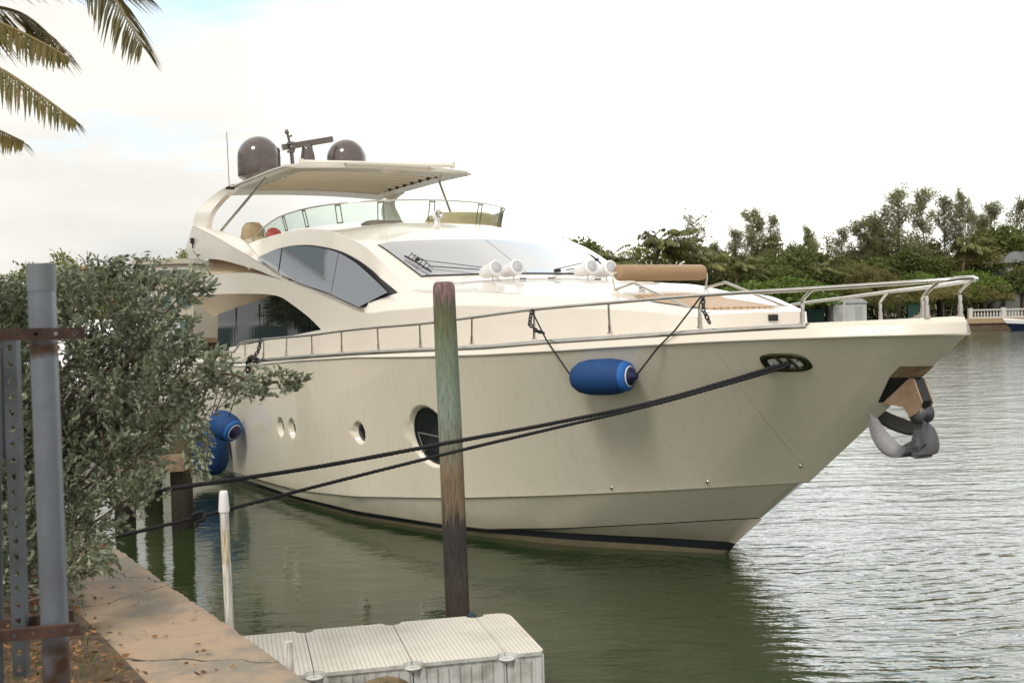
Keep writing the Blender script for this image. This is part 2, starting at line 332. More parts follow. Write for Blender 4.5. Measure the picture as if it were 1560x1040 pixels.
# recessed portholes: (s, z, a, b, tilt)
PORTS = [(-3.02, 1.38, .42, .42, -.25), (-4.63, 1.33, .15, .155, 0), (-6.93, 1.23, .14, .155, 0), (-7.41, 1.22, .14, .155, 0), (-10.9, 1.15, .14, .2, 0)]
def rho(s, z, P):
    ds, dz = s - P[0], z - P[1]; c, q = math.cos(P[4]), math.sin(P[4])
    return math.hypot((ds * c + dz * q) / P[2], (-ds * q + dz * c) / P[3])
dl = [0]; x = 0
while x < 23.5:
    near = min(abs(1.4 - x - P[0]) - P[2] * 1.15 for P in PORTS)
    x += .016 if near < .05 else (.03 if x < .5 else .09); dl.append(min(x, 23.5))
rows = []; NV = 96
for d in dl:
    r_ = []
    for k in range(NV + 1):
        P = hullpt(d, k / NV); rr_ = min(rho(P.x, P.z, q) for q in PORTS)
        if rr_ < 1:
            tt = min(1, (1 - rr_) / .11); P.y -= .085 * tt * tt * (3 - 2 * tt)
        r_.append(Vector((P.x, -P.y, P.z)))
    rows.append(r_)
hb = MB(); hb.grid(rows)
def lowrow(d, which):
    fan = math.exp(-d / 1.2)
    if which == 0: s = 1.4 - .16 * fan - d; return (s, max(0, plan(bk, 1.4, s) - .035) if d > 0 else 0, zk(s) - .02)
    if which == 1: s = .61 - d; return (s, plan(bc, .61, s), zc(s))
    if which == 2: s = .14 - d; return (s, plan(bw, .14, s) + .012 * min(1, d), zbt(s))
    if which == 3: s = .04 - d; return (s, plan(bw, .04, s) + .006 * min(1, d), zbb(s))
    s = -.45 - d; return (s, plan(bw, -.45, s) * .93, -.6)
dk = [i * .03 for i in range(12)] + [.36 + i * .12 for i in range(190)]
def lows(which, frac=None):
    return [Vector((a, -b_, c)) for a, b_, c in [lowrow(d, which) for d in dk]]
kr = [hullpt(d, 0) for d in dk]; kr = [Vector((p.x, -p.y, p.z)) for p in kr]
hb.grid([kr, lows(0)], smooth=True); hb.grid([lows(0), lows(1)]);
c2 = [v + Vector((0, .012, -.012)) for v in lows(1)]; hb.grid([c2, lows(2)])
hb.mirror(); sl = []
# transom
q = [hullpt(23.4, k / 12) for k in range(13)]
hb.add([(-22.0, -a.y, a.z) for a in q] + [(-22.0, a.y, a.z) for a in q] , [(i, i + 1, 13 + i + 1, 13 + i) for i in range(12)])
hull = hb.build('hull', HULL, yacht)
MB().grid([lows(2), lows(3)]).mirror().build('boot_stripe', BOOT, yacht)
MB().grid([lows(3), lows(4)]).mirror().build('underbody', ANTIF, yacht)
# porthole glass
for i, (s0, z0, a, b_, ti) in enumerate(PORTS):
    P = hull_at(s0, z0); m_ = MB(); ring = []; nn = hull_n(s0, z0)
    for k in range(36):
        u_, v_ = math.cos(k * math.pi / 18) * a * (.89 if i in (0, 1) else .62), math.sin(k * math.pi / 18) * b_ * (.89 if i in (0, 1) else .62)
        ds, dz = u_ * math.cos(ti) - v_ * math.sin(ti), u_ * math.sin(ti) + v_ * math.cos(ti)
        H = hull_at(s0 + ds, z0 + dz); ring.append(Vector((H.x, -H.y + .070, H.z)))
    m_.add(ring, [tuple(range(36))]); po = m_.build('porthole', GLASS_D, yacht)
    f = MB(); f.tube(ring + [ring[0], ring[1]], .008 if i else .016, 6, cap=False); f.build('porthole_rim', GEL if i else BLACKR, po)
    if i == 0:
        f = MB(); pa = hull_at(s0 - .30, z0 + .03); pb = hull_at(s0 + .30, z0 - .02); pc = hull_at(s0 - .22, z0 - .12)
        f.tube([(pa.x, -pa.y + .055, pa.z), (pb.x, -pb.y + .055, pb.z)], .008, 6); f.tube([(pa.x, -pa.y + .055, pa.z), (pc.x, -pc.y + .055, pc.z - .1)], .008, 6)
        f.build('inner_frame', CHROME, po)
# gunwale band, cap and inner bulwark
ss = [3.49, 3.48, 3.47, 3.46, 3.45, 3.42, 3.39, 3.36, 3.3, 3.2, 3.1] + [3.0 - i * .16 for i in range(157)]
SB = lambda s: (bsh(s) if s > 3.0 else sm(bsh, s)); lip = lambda s: .035 * min(1, (3.49 - s) * 8)
def brow(dy, dz, fz, ds=0): return [Vector((s + ds, -max(0, SB(s) + dy(s)) * (0 if s > 3.485 else 1), fz(s) + dz)) for s in ss]
A_ = brow(lambda s: lip(s), 0, zband, .012); A2 = brow(lambda s: lip(s) + .018 * min(1, (3.49 - s) * 8), .015, zband, .018); B1 = brow(lambda s: .012 * min(1, (3.49 - s) * 8), -.05, ztop, .012); B2_ = brow(lambda s: -.03, 0.0, ztop, -.02)
C1_ = brow(lambda s: -.20, 0.002, ztop, -.12); C2_ = brow(lambda s: -.22, -.16, ztop, -.12)
g_ = MB(); g_.grid([A_, A2]); g_.grid([A2, B1]); g_.grid([B1, B2_]); g_.grid([B2_, C1_]); g_.grid([C1_, C2_]); g_.mirror().build('gunwale', GEL, yacht)
g_ = MB(); g_.grid([[v for v in C2_], [Vector((v.x, 0, v.z)) for v in C2_]], False); g_.mirror().build('side_deck', GEL, yacht)
st_ = [s for s in ss if s < 2.38]
g_ = MB(); g_.grid([[Vector((s, -(SB(s) + .022), ztop(s) - .048)) for s in st_], [Vector((s, -(SB(s) + .026), ztop(s) - .03)) for s in st_], [Vector((s, -(SB(s) + .018), ztop(s) - .006)) for s in st_], [Vector((s, -(SB(s) - .005), ztop(s) + .006)) for s in st_], [Vector((s, -(SB(s) - .05), ztop(s) + .006)) for s in st_]])
g_.mirror().build('rubbing_strake', CHROME, yacht)

# ---- rails
railT = [(-13.8, 3.1, 2.36), (-10.2, 3.13, 2.40), (-9.75, 3.13, 2.44), (-9.12, 3.13, 2.60), (-7.1, 3.06, 2.69), (-6.03, 3.03, 2.73), (-5.05, 2.93, 2.79), (-3.98, 2.82, 2.84), (-2.97, 2.65, 2.88), (-1.91, 2.43, 2.95),
         (-.85, 2.16, 3.03), (.21, 1.83, 3.08), (1.31, 1.39, 3.13), (2.35, .87, 3.16), (3.36, .26, 3.20), (3.50, .12, 3.215), (3.54, 0, 3.22)]
star = [Vector((a, -b_, c)) for a, b_, c in railT]; port = [Vector((a, b_, c)) for a, b_, c in reversed(railT[:-1])]
rl = MB(); rl.tube(curve_pts(star + port, 6), .021, 12); rail = rl.build('bow_rail', CHROME, yacht)
feet = [(-10.0, 3.11, 2.22, None), (-9.25, 3.1, 2.28, (-9.12, 3.13, 2.60)), (-8.2, 3.1, 2.33, (-8.13, 3.11, 2.645)), (-7.2, 3.04, 2.39, (-7.1, 3.06, 2.69)), (-6.1, 3.0, 2.44, (-6.03, 3.03, 2.73)), (-5.1, 2.91, 2.48, (-5.05, 2.93, 2.79)), (-4.02, 2.79, 2.52, (-3.98, 2.82, 2.84)),
        (-3.0, 2.63, 2.57, (-2.97, 2.65, 2.88)), (-1.95, 2.42, 2.62, (-1.91, 2.43, 2.95)), (-.88, 2.15, 2.68, (-.85, 2.16, 3.03)), (.2, 1.81, 2.74, (.21, 1.83, 3.08)),
        (1.22, 1.36, 2.79, (1.33, 1.38, 3.13)), (2.24, .88, 2.82, (2.37, .86, 3.16)), (3.24, .24, 2.86, (3.40, .23, 3.205))]
for sg in (-1, 1):
    for i, (a, b_, c, tp) in enumerate(feet):
        tp = tp or (a, b_ + .02, 2.42); f0 = Vector((a, sg * b_, c)); t0 = Vector((tp[0], sg * tp[1], tp[2])); m_ = MB()
        if i >= 11: m_.tube(curve_pts([f0, f0.lerp(Vector((f0.x, f0.y, t0.z)), .45), f0.lerp(Vector((f0.x, f0.y, t0.z)), .62) + (t0 - f0) * .06, t0], 6), .0185, 10); m_.tube([f0, f0 + Vector((0, 0, .11))], .025, 10)
        else: m_.tube([f0, t0], .014, 8); m_.tube([f0, f0.lerp(t0, .3)], .019, 8)
        m_.tube([f0 + Vector((0, 0, -.004)), f0 + Vector((0, 0, .012))], .034, 12)
        m_.build('stanchion', CHROME, rail)

# ---- cabin
def crv(pts):                                           # (s, q, z) polyline -> functions of s
    S = [p[0] for p in pts]; return (lambda s: float(I(s, S, [p[1] for p in pts])), lambda s: float(I(s, S, [p[2] for p in pts])))
def dense(pts, n=5): return [tuple(v) for v in curve_pts(pts, n)]
W1 = crv(dense([(-15.2, 2.5, 4.85), (-14.86, 2.5, 5.07), (-14.58, 2.5, 5.05), (-13, 2.5, 4.72), (-11.81, 2.5, 4.44), (-10.64, 2.5, 4.17), (-9.71, 2.5, 3.94), (-8.95, 2.5, 3.73), (-6.67, 2.5, 3.32), (-5.3, 2.46, 3.06), (-4.6, 2.41, 3.07), (-3.85, 2.32, 3.09), (-2.75, 2.13, 3.11), (-.89, 1.63, 3.04), (-.14, 1.28, 2.99), (.3, 1.02, 2.94), (.55, .80, 2.915)]))
V1 = crv(dense([(-14.6, 2.38, 5.06), (-13.7, 2.3, 4.93), (-12.6, 2.28, 4.75), (-11.89, 2.28, 4.6), (-11.45, 2.3, 4.46), (-10.7, 2.3, 4.15), (-9.47, 2.3, 3.76), (-7.18, 2.3, 3.39), (-5.67, 2.34, 3.11), (-5.3, 2.45, 3.065)]))
W2 = crv(dense([(-15.23, 2.5, 4.38), (-13.06, 2.5, 4.26), (-11.45, 2.5, 4.07), (-10.34, 2.5, 3.92), (-9.65, 2.5, 3.8), (-8.96, 2.5, 3.69)]))
C2 = crv(dense([(-15.1, 2.5, 3.99), (-13.04, 2.5, 3.96), (-11.0, 2.5, 3.9), (-9.95, 2.5, 3.81), (-9.32, 2.5, 3.74), (-8.96, 2.5, 3.69)]))
B2 = crv(dense([(-15.1, 2.5, 3.55), (-12.61, 2.5, 3.53), (-10.03, 2.5, 3.46), (-9.09, 2.5, 3.39), (-8.57, 2.5, 3.28), (-7.6, 2.5, 3.01), (-7.0, 2.5, 2.79)]))
C1 = crv(dense([(-12.0, 2.22, 4.50), (-10.6, 2.15, 4.57), (-9.1, 2.1, 4.59), (-8.2, 2.1, 4.53), (-7.25, 2.12, 4.41), (-6.1, 2.1, 4.115), (-5.17, 2.1, 3.72), (-4.37, 2.1, 3.355), (-3.4, 2.0, 3.30), (-2.42, 1.85, 3.26), (-1.4, 1.57, 3.19), (-.58, 1.28, 3.13), (-.02, .99, 3.06), (.3, .82, 3.0), (.55, .66, 2.95)]))
def P3(fn, s, dz=0, dq=0): return Vector((s, -(fn[0](s) + dq), fn[1](s) + dz))
def rng_(a, b_, n): return [a + (b_ - a) * i / n for i in range(n + 1)]
deckz = lambda s: ztop(s) - .17
cb = MB()
S_ = rng_(-8.96, .55, 90)                                # outer side, ledge/crease down to arch or deck
def lowz(s): return B2[1](s) if s < -7.0 else deckz(s)
top = [P3(W1, s) for s in S_]; bot = [Vector((s, top[i].y - (.02 if s > -7 else 0), lowz(s))) for i, s in enumerate(S_)]
S_ = rng_(-8.96, -7.0, 16); cb.grid([[P3(W1, s) for s in S_], [P3(B2, s) for s in S_]])
S_ = rng_(-7.0, .55, 70); cb.grid([[P3(W1, s) for s in S_], [Vector((s, -W1[0](s) - .03, deckz(s))) for s in S_]])
S_ = rng_(-15.1, -8.96, 40); cb.grid([[P3(C2, s) for s in S_], [P3(B2, s) for s in S_]])
cb.grid([[P3(C2, s) for s in S_], [P3(C2, s, .0, -.14) for s in S_]])
cb.grid([[Vector((-15.1, -2.5, 3.99)), Vector((-15.1, -2.3, 3.99))], [Vector((-15.1, -2.5, 3.55)), Vector((-15.1, -2.3, 3.55))]])
# wing panel
S_ = [-15.48, -15.35, -15.23, -15.05, -14.86] + rng_(-14.7, -8.96, 40)
wt = [4.64, 4.73, 4.81, 4.94, 5.07] + [W1[1](s) for s in S_[5:]]; wb = [4.64, 4.50, 4.38, 4.375, 4.37] + [W2[1](s) for s in S_[5:]]
cb.grid([[Vector((s, -2.5, z)) for s, z in zip(S_, wt)], [Vector((s, -2.5, z)) for s, z in zip(S_, wb)]])
cb.grid([[Vector((s, -2.5, z)) for s, z in zip(S_, wb)], [Vector((s, -2.38, z)) for s, z in zip(S_, wb)]])
cb.grid([[Vector((s, -2.5, z)) for s, z in zip(S_[:6], wt[:6])], [Vector((s, -2.2, z)) for s, z in zip(S_[:6], wt[:6])]])
# wing top surface and ledge beneath the side window
S_ = rng_(-14.7, -5.3, 80); cb.grid([[P3(W1, s) for s in S_], [P3(V1, s) for s in S_]])
S_ = rng_(-14.7, -11.5, 20); cb.grid([[P3(V1, s) for s in S_], [P3(V1, s, -.55, -.05) for s in S_]])
# window wall (ruled between ledge/crease and arch)
def gpt(s, v):
    if s < -11.5: s = -11.5
    if s < -5.3: bq, bz = V1[0](s), V1[1](s)
    else: bq, bz = W1[0](s), W1[1](s)
    tq, tz = C1[0](s), C1[1](s)
    return Vector((s, -(bq + (tq - bq) * v), bz + (tz - bz) * v))
def gq(s, z):
    a, c = gpt(s, 0), gpt(s, 1); v = (z - a.z) / max(.001, c.z - a.z); return -(a.y + (c.y - a.y) * v)
S_ = rng_(-11.5, .55, 130); cb.grid([[gpt(s, v) for v in (0, .33, .66, 1)] for s in S_])
cb.grid([[P3(V1, -11.5), P3(C1, -11.5)], [Vector((-12.1, -2.2, 4.5)), Vector((-12.1, -2.15, 4.52))]])
cb.mirror()
# roof, windshield surround and foredeck coachroof as one height field
zin = lambda s: float(I(s, [-12.1, -9, -8, -7.3, -6.6, -5.96, -4.57, -4.3, -3.2, -1.6, -1.05, -.85, -.6, .27, .55], [4.62, 4.67, 4.66, 4.60, 4.44, 4.21, 3.57, 3.50, 3.44, 3.34, 3.24, 3.13, 3.10, 2.985, 2.955]))
def roof(s, q):
    qe = C1[0](s); ze = C1[1](s); q = abs(q); z0 = sum(zin(s + k * .08) for k in (-2, -1, 0, 1, 2)) / 5 - .09 * (q / 1.9) ** 2 * (1 if s < -4 else .8)
    kb = float(I(s, [-6.6, -6.0, -4.4, -3.5], [.35, .80, .80, .5])); a = max(0, min(1, (q - qe * kb) / (qe * (1 - kb)))); a = a * a * (3 - 2 * a); return z0 * (1 - a) + ze * a
S_ = rng_(-12.1, .55, 150); rows = []
for s in S_:
    qe = C1[0](s); rows.append([Vector((s, qe * k / 24, roof(s, qe * k / 24))) for k in range(-24, 25)])
cb.grid(rows)
# rounded front of the coachroof
fr = []; a0 = .55
for k in range(-16, 17):
    th = k / 16 * math.pi / 2; q_ = math.sin(th); x_ = .55 + .24 * math.cos(th)
    fr.append((x_, -q_ * .80, 2.915 + .02 * math.cos(th)))
cb.grid([[Vector(v) for v in fr], [Vector((v[0] + .02, v[1] * 1.02, deckz(.6))) for v in fr]])
cb.grid([[Vector((.55, v[1] * .785, roof(.55, v[1] * .785))) for v in fr], [Vector(v) for v in fr]])
cabin = cb.build('cabin', GELW, yacht)
# handle plate on the coachroof front
MB().box((.80, .06, 2.865), (.03, .13, .075), rz=R(-4)).build('deck_fitting', BLACKR, yacht)
# soffits and inner bulkheads
sf = MB()
gtz = lambda s: min(B2[1](s) - .005, 3.08 + (s + 15) * .089)
S_ = rng_(-15.1, -7.0, 40); sf.grid([[P3(B2, s, -.0) for s in S_], [Vector((s, -2.05, gtz(s))) for s in S_]])
S_ = rng_(-15.2, -8.97, 30); sf.grid([[P3(W2, s, .006, -.1) for s in S_], [Vector((s, -1.2, W2[1](s) + .03)) for s in S_]])
sf.grid([[Vector((s, -2.36, C2[1](s) - .01)) for s in S_], [Vector((s, -2.05, W2[1](s) + .02)) for s in S_]])
sf.mirror(); sf.build('soffit', TANU, yacht)
# inner bulkheads and aft deck floor so the boat is not hollow
b_ = MB(); b_.grid([[Vector((-14.9, -2.3, 4.40)), Vector((-14.9, 2.3, 4.40))], [Vector((-12.1, -2.3, 4.44)), Vector((-12.1, 2.3, 4.44))]])
b_.grid([[Vector((-12.1, -2.15, 4.44)), Vector((-12.1, 2.15, 4.44))], [Vector((-12.1, -2.15, 4.62)), Vector((-12.1, 2.15, 4.62))]])
b_.build('fly_deck', GEL, yacht)
# lower saloon glass, inset under the arch
S_ = rng_(-14.6, -6.95, 40); g_ = MB()
g_.grid([[Vector((s, -2.06, gtz(s) + .01)) for s in S_], [Vector((s, -2.10, 2.25)) for s in S_]], False); g_.mirror(); sg_ = g_.build('saloon_window', GLASS_D, yacht)
for s in (-13.2, -11.6, -10.0, -8.6):
    for sg in (-1, 1): MB().box((s, sg * 2.075, 2.85), (.02, .012, .9)).build('mullion', BLACKR, sg_)
# low coaming below the saloon glass
S_ = rng_(-12.3, -7.0, 20); cz = lambda s: float(I(s, [-12.3, -11.2, -7.0], [2.44, 2.50, 2.80])); m_ = MB()
m_.grid([[Vector((s, -2.52, deckz(s))) for s in S_], [Vector((s, -2.50, cz(s))) for s in S_], [Vector((s, -2.36, cz(s))) for s in S_], [Vector((s, -2.36, deckz(s))) for s in S_]], False)
m_.grid([[Vector((-12.3, -2.52, deckz(-12.3))), Vector((-12.3, -2.36, deckz(-12.3)))], [Vector((-12.3, -2.5, 2.44)), Vector((-12.3, -2.36, 2.44))]])
m_.mirror().build('saloon_coaming', GELW, yacht)
# upper side window
wtop = crv(dense([(-10.95, 0, 4.17), (-10.2, 0, 4.26), (-9.5, 0, 4.31), (-8.4, 0, 4.27), (-7.1, 0, 4.11), (-6.25, 0, 3.91), (-5.55, 0, 3.68), (-4.62, 0, 3.335)]))[1]
wbot = crv([(-10.95, 0, 4.17), (-10.3, 0, 4.03), (-9.32, 0, 3.765), (-7.97, 0, 3.52), (-7.05, 0, 3.395), (-6.21, 0, 3.23), (-5.62, 0, 3.125), (-4.62, 0, 3.335)])[1]
twin = [None]
_A, _b = [], []
for s_ in rng_(-10.6, -4.8, 40):
    for v in (.1, .5, .9):
        z = wbot(s_) + (wtop(s_) - wbot(s_)) * v; x_ = s_ + 7.5; _A.append([1, x_, z, x_ * x_, x_ * z]); _b.append(gq(s_, z))
_co = np.linalg.lstsq(np.array(_A), np.array(_b), rcond=None)[0]; _res = float(np.max(np.array(_b) - np.array(_A) @ _co)); print('pane residual', _res)
def pq_(s_, z): x_ = s_ + 7.5; return float(np.dot([1, x_, z, x_ * x_, x_ * z], _co)) + min(_res, .09)
def pane(a, c, dn, name, m, par, n=24):
    mb = MB(); rows = []
    for s in rng_(a, c, n):
        z0, z1 = wbot(s), wtop(s); rows.append([Vector((s, -((pq_ if dn > .01 else gq)(s, z0 + (z1 - z0) * v) + dn), z0 + (z1 - z0) * v)) for v in (0, .25, .5, .75, 1)])
    mb.grid(rows); o1 = mb.build(name, m, par); mb2 = MB(); mb2.grid([[Vector((v.x, -v.y, v.z)) for v in r_] for r_ in rows]); mb2.build(name, m, par if dn < .01 else twin[0]); 
    if dn < .01: twin[0] = bpy.data.objects[name + '.001']
    return o1
wn = pane(-10.95, -4.62, .008, 'side_window', BLACKR, yacht, 60)
def shrink(f, g, k): return lambda s: f(s)
_wt, _wb = wtop, wbot
wtop = lambda s: _wt(s) - .022; wbot = lambda s: _wb(s) + .022
pane(-10.75, -9.52, .014, 'window_pane', GLASS_W, wn); pane(-9.46, -6.86, .014, 'window_pane', GLASS_W, wn, 40); pane(-6.84, -4.70, .014, 'window_pane', GLASS_W, wn, 30)
# windshield
def wsp(u, v, dn):                                      # u -1..1 across, v 0 bottom .. 1 top
    qh = 1.77 + (1.90 - 1.77) * v; q_ = u * qh; s = -4.60 - .12 * u * u - (1.38 - .06 * u * u) * v
    if v > .9: s += .0
    return Vector((s + dn * .5, -q_, roof(s, q_) + dn))
def wgrid(u0, u1, v0, v1, dn, nu=30, nv=12): return [[wsp(u0 + (u1 - u0) * i / nu, v0 + (v1 - v0) * j / nv, dn) for j in range(nv + 1)] for i in range(nu + 1)]
fr_ = MB(); fr_.grid(wgrid(-1, 1, 0, 1, .012, 60)); ws = fr_.build('windshield', BLACKR, yacht)
for a, c in ((-.992, -.003), (.003, .992)): MB().grid(wgrid(a, c, .012, .985, .018)).build('windshield_pane', GLASS_WS, ws)
# wipers
for sg in (-1, 1):
    m_ = MB(); pts = [wsp(-sg * .95, .50, .05), wsp(-sg * .93, .30, .06), wsp(-sg * .90, .05, .05)]
    m_.tube(pts, .014, 6)
    pts2 = [wsp(-sg * .905, .46, .09), wsp(-sg * .88, .28, .10), wsp(-sg * .88, .08, .09)]; m_.tube(pts2, .008, 6)
    for k in range(6):
        v = .08 + k * .075; m_.tube([wsp(-sg * .935, v, .05), wsp(-sg * .885, v + .05, .09)], .007, 5)
    m_.tube([wsp(-sg * .91, .33, .08), wsp(-sg * .30, .02, .07)], .006, 5); m_.tube([wsp(-sg * .86, .13, .08), wsp(-sg * .40, .0, .07)], .008, 5)
    m_.box(wsp(-sg * .91, .33, .08), (.05, .05, .05)); m_.box(wsp(-sg * .30, -.01, .06), (.10, .07, .05))
    m_.build('wiper', BLACKR, yacht)
# teak sun deck
m_ = MB(); rows = []
for s in rng_(-.92, .27, 12):
    qe = float(I(s, [-.92, -.4, .27], [.66, .68, .58])); xo = lambda k: .05 * (1 - (k / 8) ** 2) * float(I(s, [-.92, .27], [0, 1])); rows.append([Vector((s + xo(k), qe * k / 8, roof(s, qe * k / 8) + .016)) for k in range(-8, 9)])
m_.grid(rows); m_.grid([rows[-1], [v + Vector((.012, 0, -.012)) for v in rows[-1]], [v + Vector((.012, 0, -.05)) for v in rows[-1]]])
tm = TEAK; t, p = nodes_of(tm); L = t.links.new
wv = N(t, 'ShaderNodeTexWave', bands_direction='Y'); wv.inputs['Scale'].default_value = 3.2; tcx = N(t, 'ShaderNodeTexCoord'); L(tcx.outputs['Object'], wv.inputs['Vector'])
cc = N(t, 'ShaderNodeValToRGB'); cc.color_ramp.elements[0].position = .02; cc.color_ramp.elements[1].position = .07; cc.color_ramp.elements[0].color = (.12, .08, .05, 1); cc.color_ramp.elements[1].color = (1, 1, 1, 1)
L(wv.outputs[0], cc.inputs[0]); mm_ = N(t, 'ShaderNodeMix', data_type='RGBA', blend_type='MULTIPLY'); mm_.inputs[0].default_value = 1; L(p.inputs['Base Color'].links[0].from_socket, mm_.inputs[6]); L(cc.outputs[0], mm_.inputs[7]); L(mm_.outputs[2], p.inputs['Base Color'])
m_.build('teak_sun_deck', TEAK, yacht)
# hatch outlines and small cleats on the coachroof
m_ = MB(); m_.tube([Vector((-1.9 + .30 * math.cos(a), .15 + .30 * math.sin(a), roof(-1.9 + .30 * math.cos(a), .15 + .30 * math.sin(a)) + .004)) for a in [k * math.pi / 12 for k in range(25)]], .010, 6, cap=False)
m_.build('deck_hatch', GEL, yacht)
for s, q_ in ((-4.15, -.35), (-4.15, .15), (-1.15, -.35), (-1.75, .35), (-4.2, 1.05)): MB().box((s, q_, roof(s, q_) + .02), (.04, .09, .02)).build('deck_latch', BLACKR, yacht)
# sun pad rails and bolster
for sg in (-1, 1):
    q_ = .73; m_ = MB(); m_.tube(curve_pts([(-1.38, sg * q_, 3.02), (-1.38, sg * q_, 3.20), (-1.33, sg * q_, 3.245), (-1.2, sg * q_, 3.26), (-.86, sg * q_, 3.315), (-.76, sg * q_, 3.31), (-.3, sg * q_, 3.17), (.28, sg * q_, 3.0), (.36, sg * q_, 2.97), (.39, sg * q_, 2.9)], 5), .017, 10)
    m_.build('sunpad_rail', CHROME, yacht)
m_ = MB(); M90 = Matrix.Rotation(R(90), 3, 'X')
m_.lathe([(0, -.70), (.08, -.70), (.098, -.685), (.105, -.66), (.105, .66), (.098, .685), (.08, .70), (0, .70)], (-1.21, 0, 3.47), 28, M90)
bo = m_.build('sunpad_bolster', BOLS, yacht)
for sg in (-1, 1): MB().tube(curve_pts([(-1.21, sg * .68, 3.47), (-1.21, sg * .755, 3.46), (-1.21, sg * .765, 3.40), (-1.21, sg * .74, 3.26)], 5), .013, 8).build('hanging_strap', WROPE, bo)
# speakers / pods in front of the windshield
def speaker(s, q_, z):
    m_ = MB(); M = Matrix.Rotation(R(80), 3, 'Y'); ax = Matrix.Rotation(R(4), 3, 'Z') @ M
    m_.lathe([(0, -.34), (.05, -.335), (.08, -.29), (.10, -.18), (.108, .0), (.112, .03), (.117, .035), (.117, .075), (.108, .085), (.09, .082)], (s, q_, z), 26, ax)
    o = m_.build('deck_speaker', WPLAS, yacht)
    MB().lathe([(.092, .081), (.05, .074), (.045, .082), (.03, .086), (0, .08)], (s, q_, z), 26, ax).build('speaker_grille', GRILL, o)
    MB().tube([(s - .04, q_, z - .10), (s - .04, q_, roof(s, q_) + .0)], .012, 8).box((s - .04, q_, z - .115), (.07, .05, .02)).build('speaker_mount', CHROME, o)
for q_ in (-1.01, -.66, .66, 1.01): speaker(-3.86, q_, roof(-3.9, q_) + .185)
# spotlight on the coaming
m_ = MB(); m_.lathe([(0, -.10), (.06, -.09), (.085, -.02), (.088, .06), (.07, .065)], (-7.33, -.18, 4.74), 20, Matrix.Rotation(R(80), 3, 'Y')); m_.tube([(-7.35, -.18, 4.56), (-7.35, -.18, 4.67)], .05, 14)
so_ = m_.build('searchlight', WPLAS, yacht); MB().lathe([(.068, .062), (.04, .03), (0, .02)], (-7.33, -.18, 4.74), 20, Matrix.Rotation(R(80), 3, 'Y')).build('lens', CHROME, so_)
# fly windscreen
plan_ = [(-12.25, 2.0, 4.56, .03), (-11.4, 2.0, 4.60, .17), (-10.4, 2.0, 4.63, .27), (-9.6, 1.98, 4.64, .30), (-8.9, 1.9, 4.63, .33), (-8.35, 1.68, 4.64, .34), (-8.0, 1.3, 4.65, .35), (-7.75, .7, 4.66, .36), (-7.68, 0, 4.66, .37)]
hp = [Vector(v[:3]) for v in plan_]; full = [(Vector((a, -b_, c)), h) for a, b_, c, h in plan_] + [(Vector((a, b_, c)), h) for a, b_, c, h in reversed(plan_[:-1])]
base = curve_pts([f[0] for f in full], 6); hs = [v.x for v in curve_pts([Vector((f[1], 0, 0)) for f in full], 6)]
topc = []
for i, b0 in enumerate(base):
    tdir = (base[min(i + 1, len(base) - 1)] - base[max(i - 1, 0)]).normalized(); nr = Vector((-tdir.y, tdir.x, 0)); nr = nr if nr.dot(b0 - Vector((-11, 0, b0.z))) > 0 else -nr
    topc.append(b0 + nr * hs[i] * .22 + Vector((0, 0, hs[i])))
GG = bpy.data.materials.new('green_tinted_acrylic'); GG.use_nodes = True; t, p = nodes_of(GG); L = t.links.new
tr = N(t, 'ShaderNodeBsdfTransparent'); tr.inputs[0].default_value = (.80, .91, .84, 1); gl = N(t, 'ShaderNodeBsdfGlossy'); gl.inputs['Roughness'].default_value = .02
fre = N(t, 'ShaderNodeFresnel'); fre.inputs[0].default_value = 1.4; ms = N(t, 'ShaderNodeMixShader'); L(fre.outputs[0], ms.inputs[0]); L(tr.outputs[0], ms.inputs[1]); L(gl.outputs[0], ms.inputs[2]); L(ms.outputs[0], t.nodes['Material Output'].inputs[0])
m_ = MB(); m_.grid([base, topc]); fg = m_.build('fly_windscreen', GG, yacht)
MB().tube(topc, .014, 8).build('screen_rail', CHROME, fg)
for i in (6, 14, 22, 31, 39, 47, 56, 64, 72, 80, 89):
    if i >= len(base): continue
    m_ = MB(); tdir = (base[min(i + 1, len(base) - 1)] - base[i - 1]).normalized() * .055; inn = (Vector((-10.5, 0, 0)) - Vector((base[i].x, base[i].y, 0))).normalized() * .03
    for k in (-1, 1): m_.tube([base[i] + tdir * k * 1.0 + inn * 1.2, topc[i] + tdir * k * .9 + inn], .010, 6)
    for v in (.04, .93): q0 = base[i].lerp(topc[i], v) + inn; m_.tube([q0 - tdir, q0 + tdir], .013, 6)
    m_.build('screen_bracket', STEELB, fg)
# covered seats and helm on the fly deck
def puff(name, c, d, m, seed=0, top=.75):
    rr = random.Random(seed); rows = []
    for k in range(9):
        v = k / 8; sc = 1 - (1 - top) * v ** 2 if v < .85 else top * .86 if v < .99 else 0.02
        rows.append([Vector((c[0] + d[0] / 2 * sc * (abs(math.cos(a)) ** .6) * (1 if math.cos(a) > 0 else -1) * (1 + rr.uniform(-.03, .03)), c[1] + d[1] / 2 * sc * (abs(math.sin(a)) ** .6) * (1 if math.sin(a) > 0 else -1) * (1 + rr.uniform(-.03, .03)), c[2] + d[2] * min(1, v * 1.1 if v < .9 else 1))) for a in [j * math.pi / 10 for j in range(20)]])
    m_ = MB(); m_.grid(rows, True, 0, close=True); return m_.build(name, m, yacht)
puff('covered_seat', (-12.9, -1.75, 4.42), (.50, .50, .62), COVER, 3, .62)
puff('covered_seat', (-12.5, -1.6, 4.42), (.9, .9, .28), COVER, 4, .8)
puff('covered_console', (-8.75, 1.05, 4.5), (1.1, 1.5, .43), COVER, 5, .75)
puff('helm_console', (-9.3, -.35, 4.5), (.7, .8, .30), mat('grey_brown_vinyl', (.13, .11, .085), .6), 6, .92)
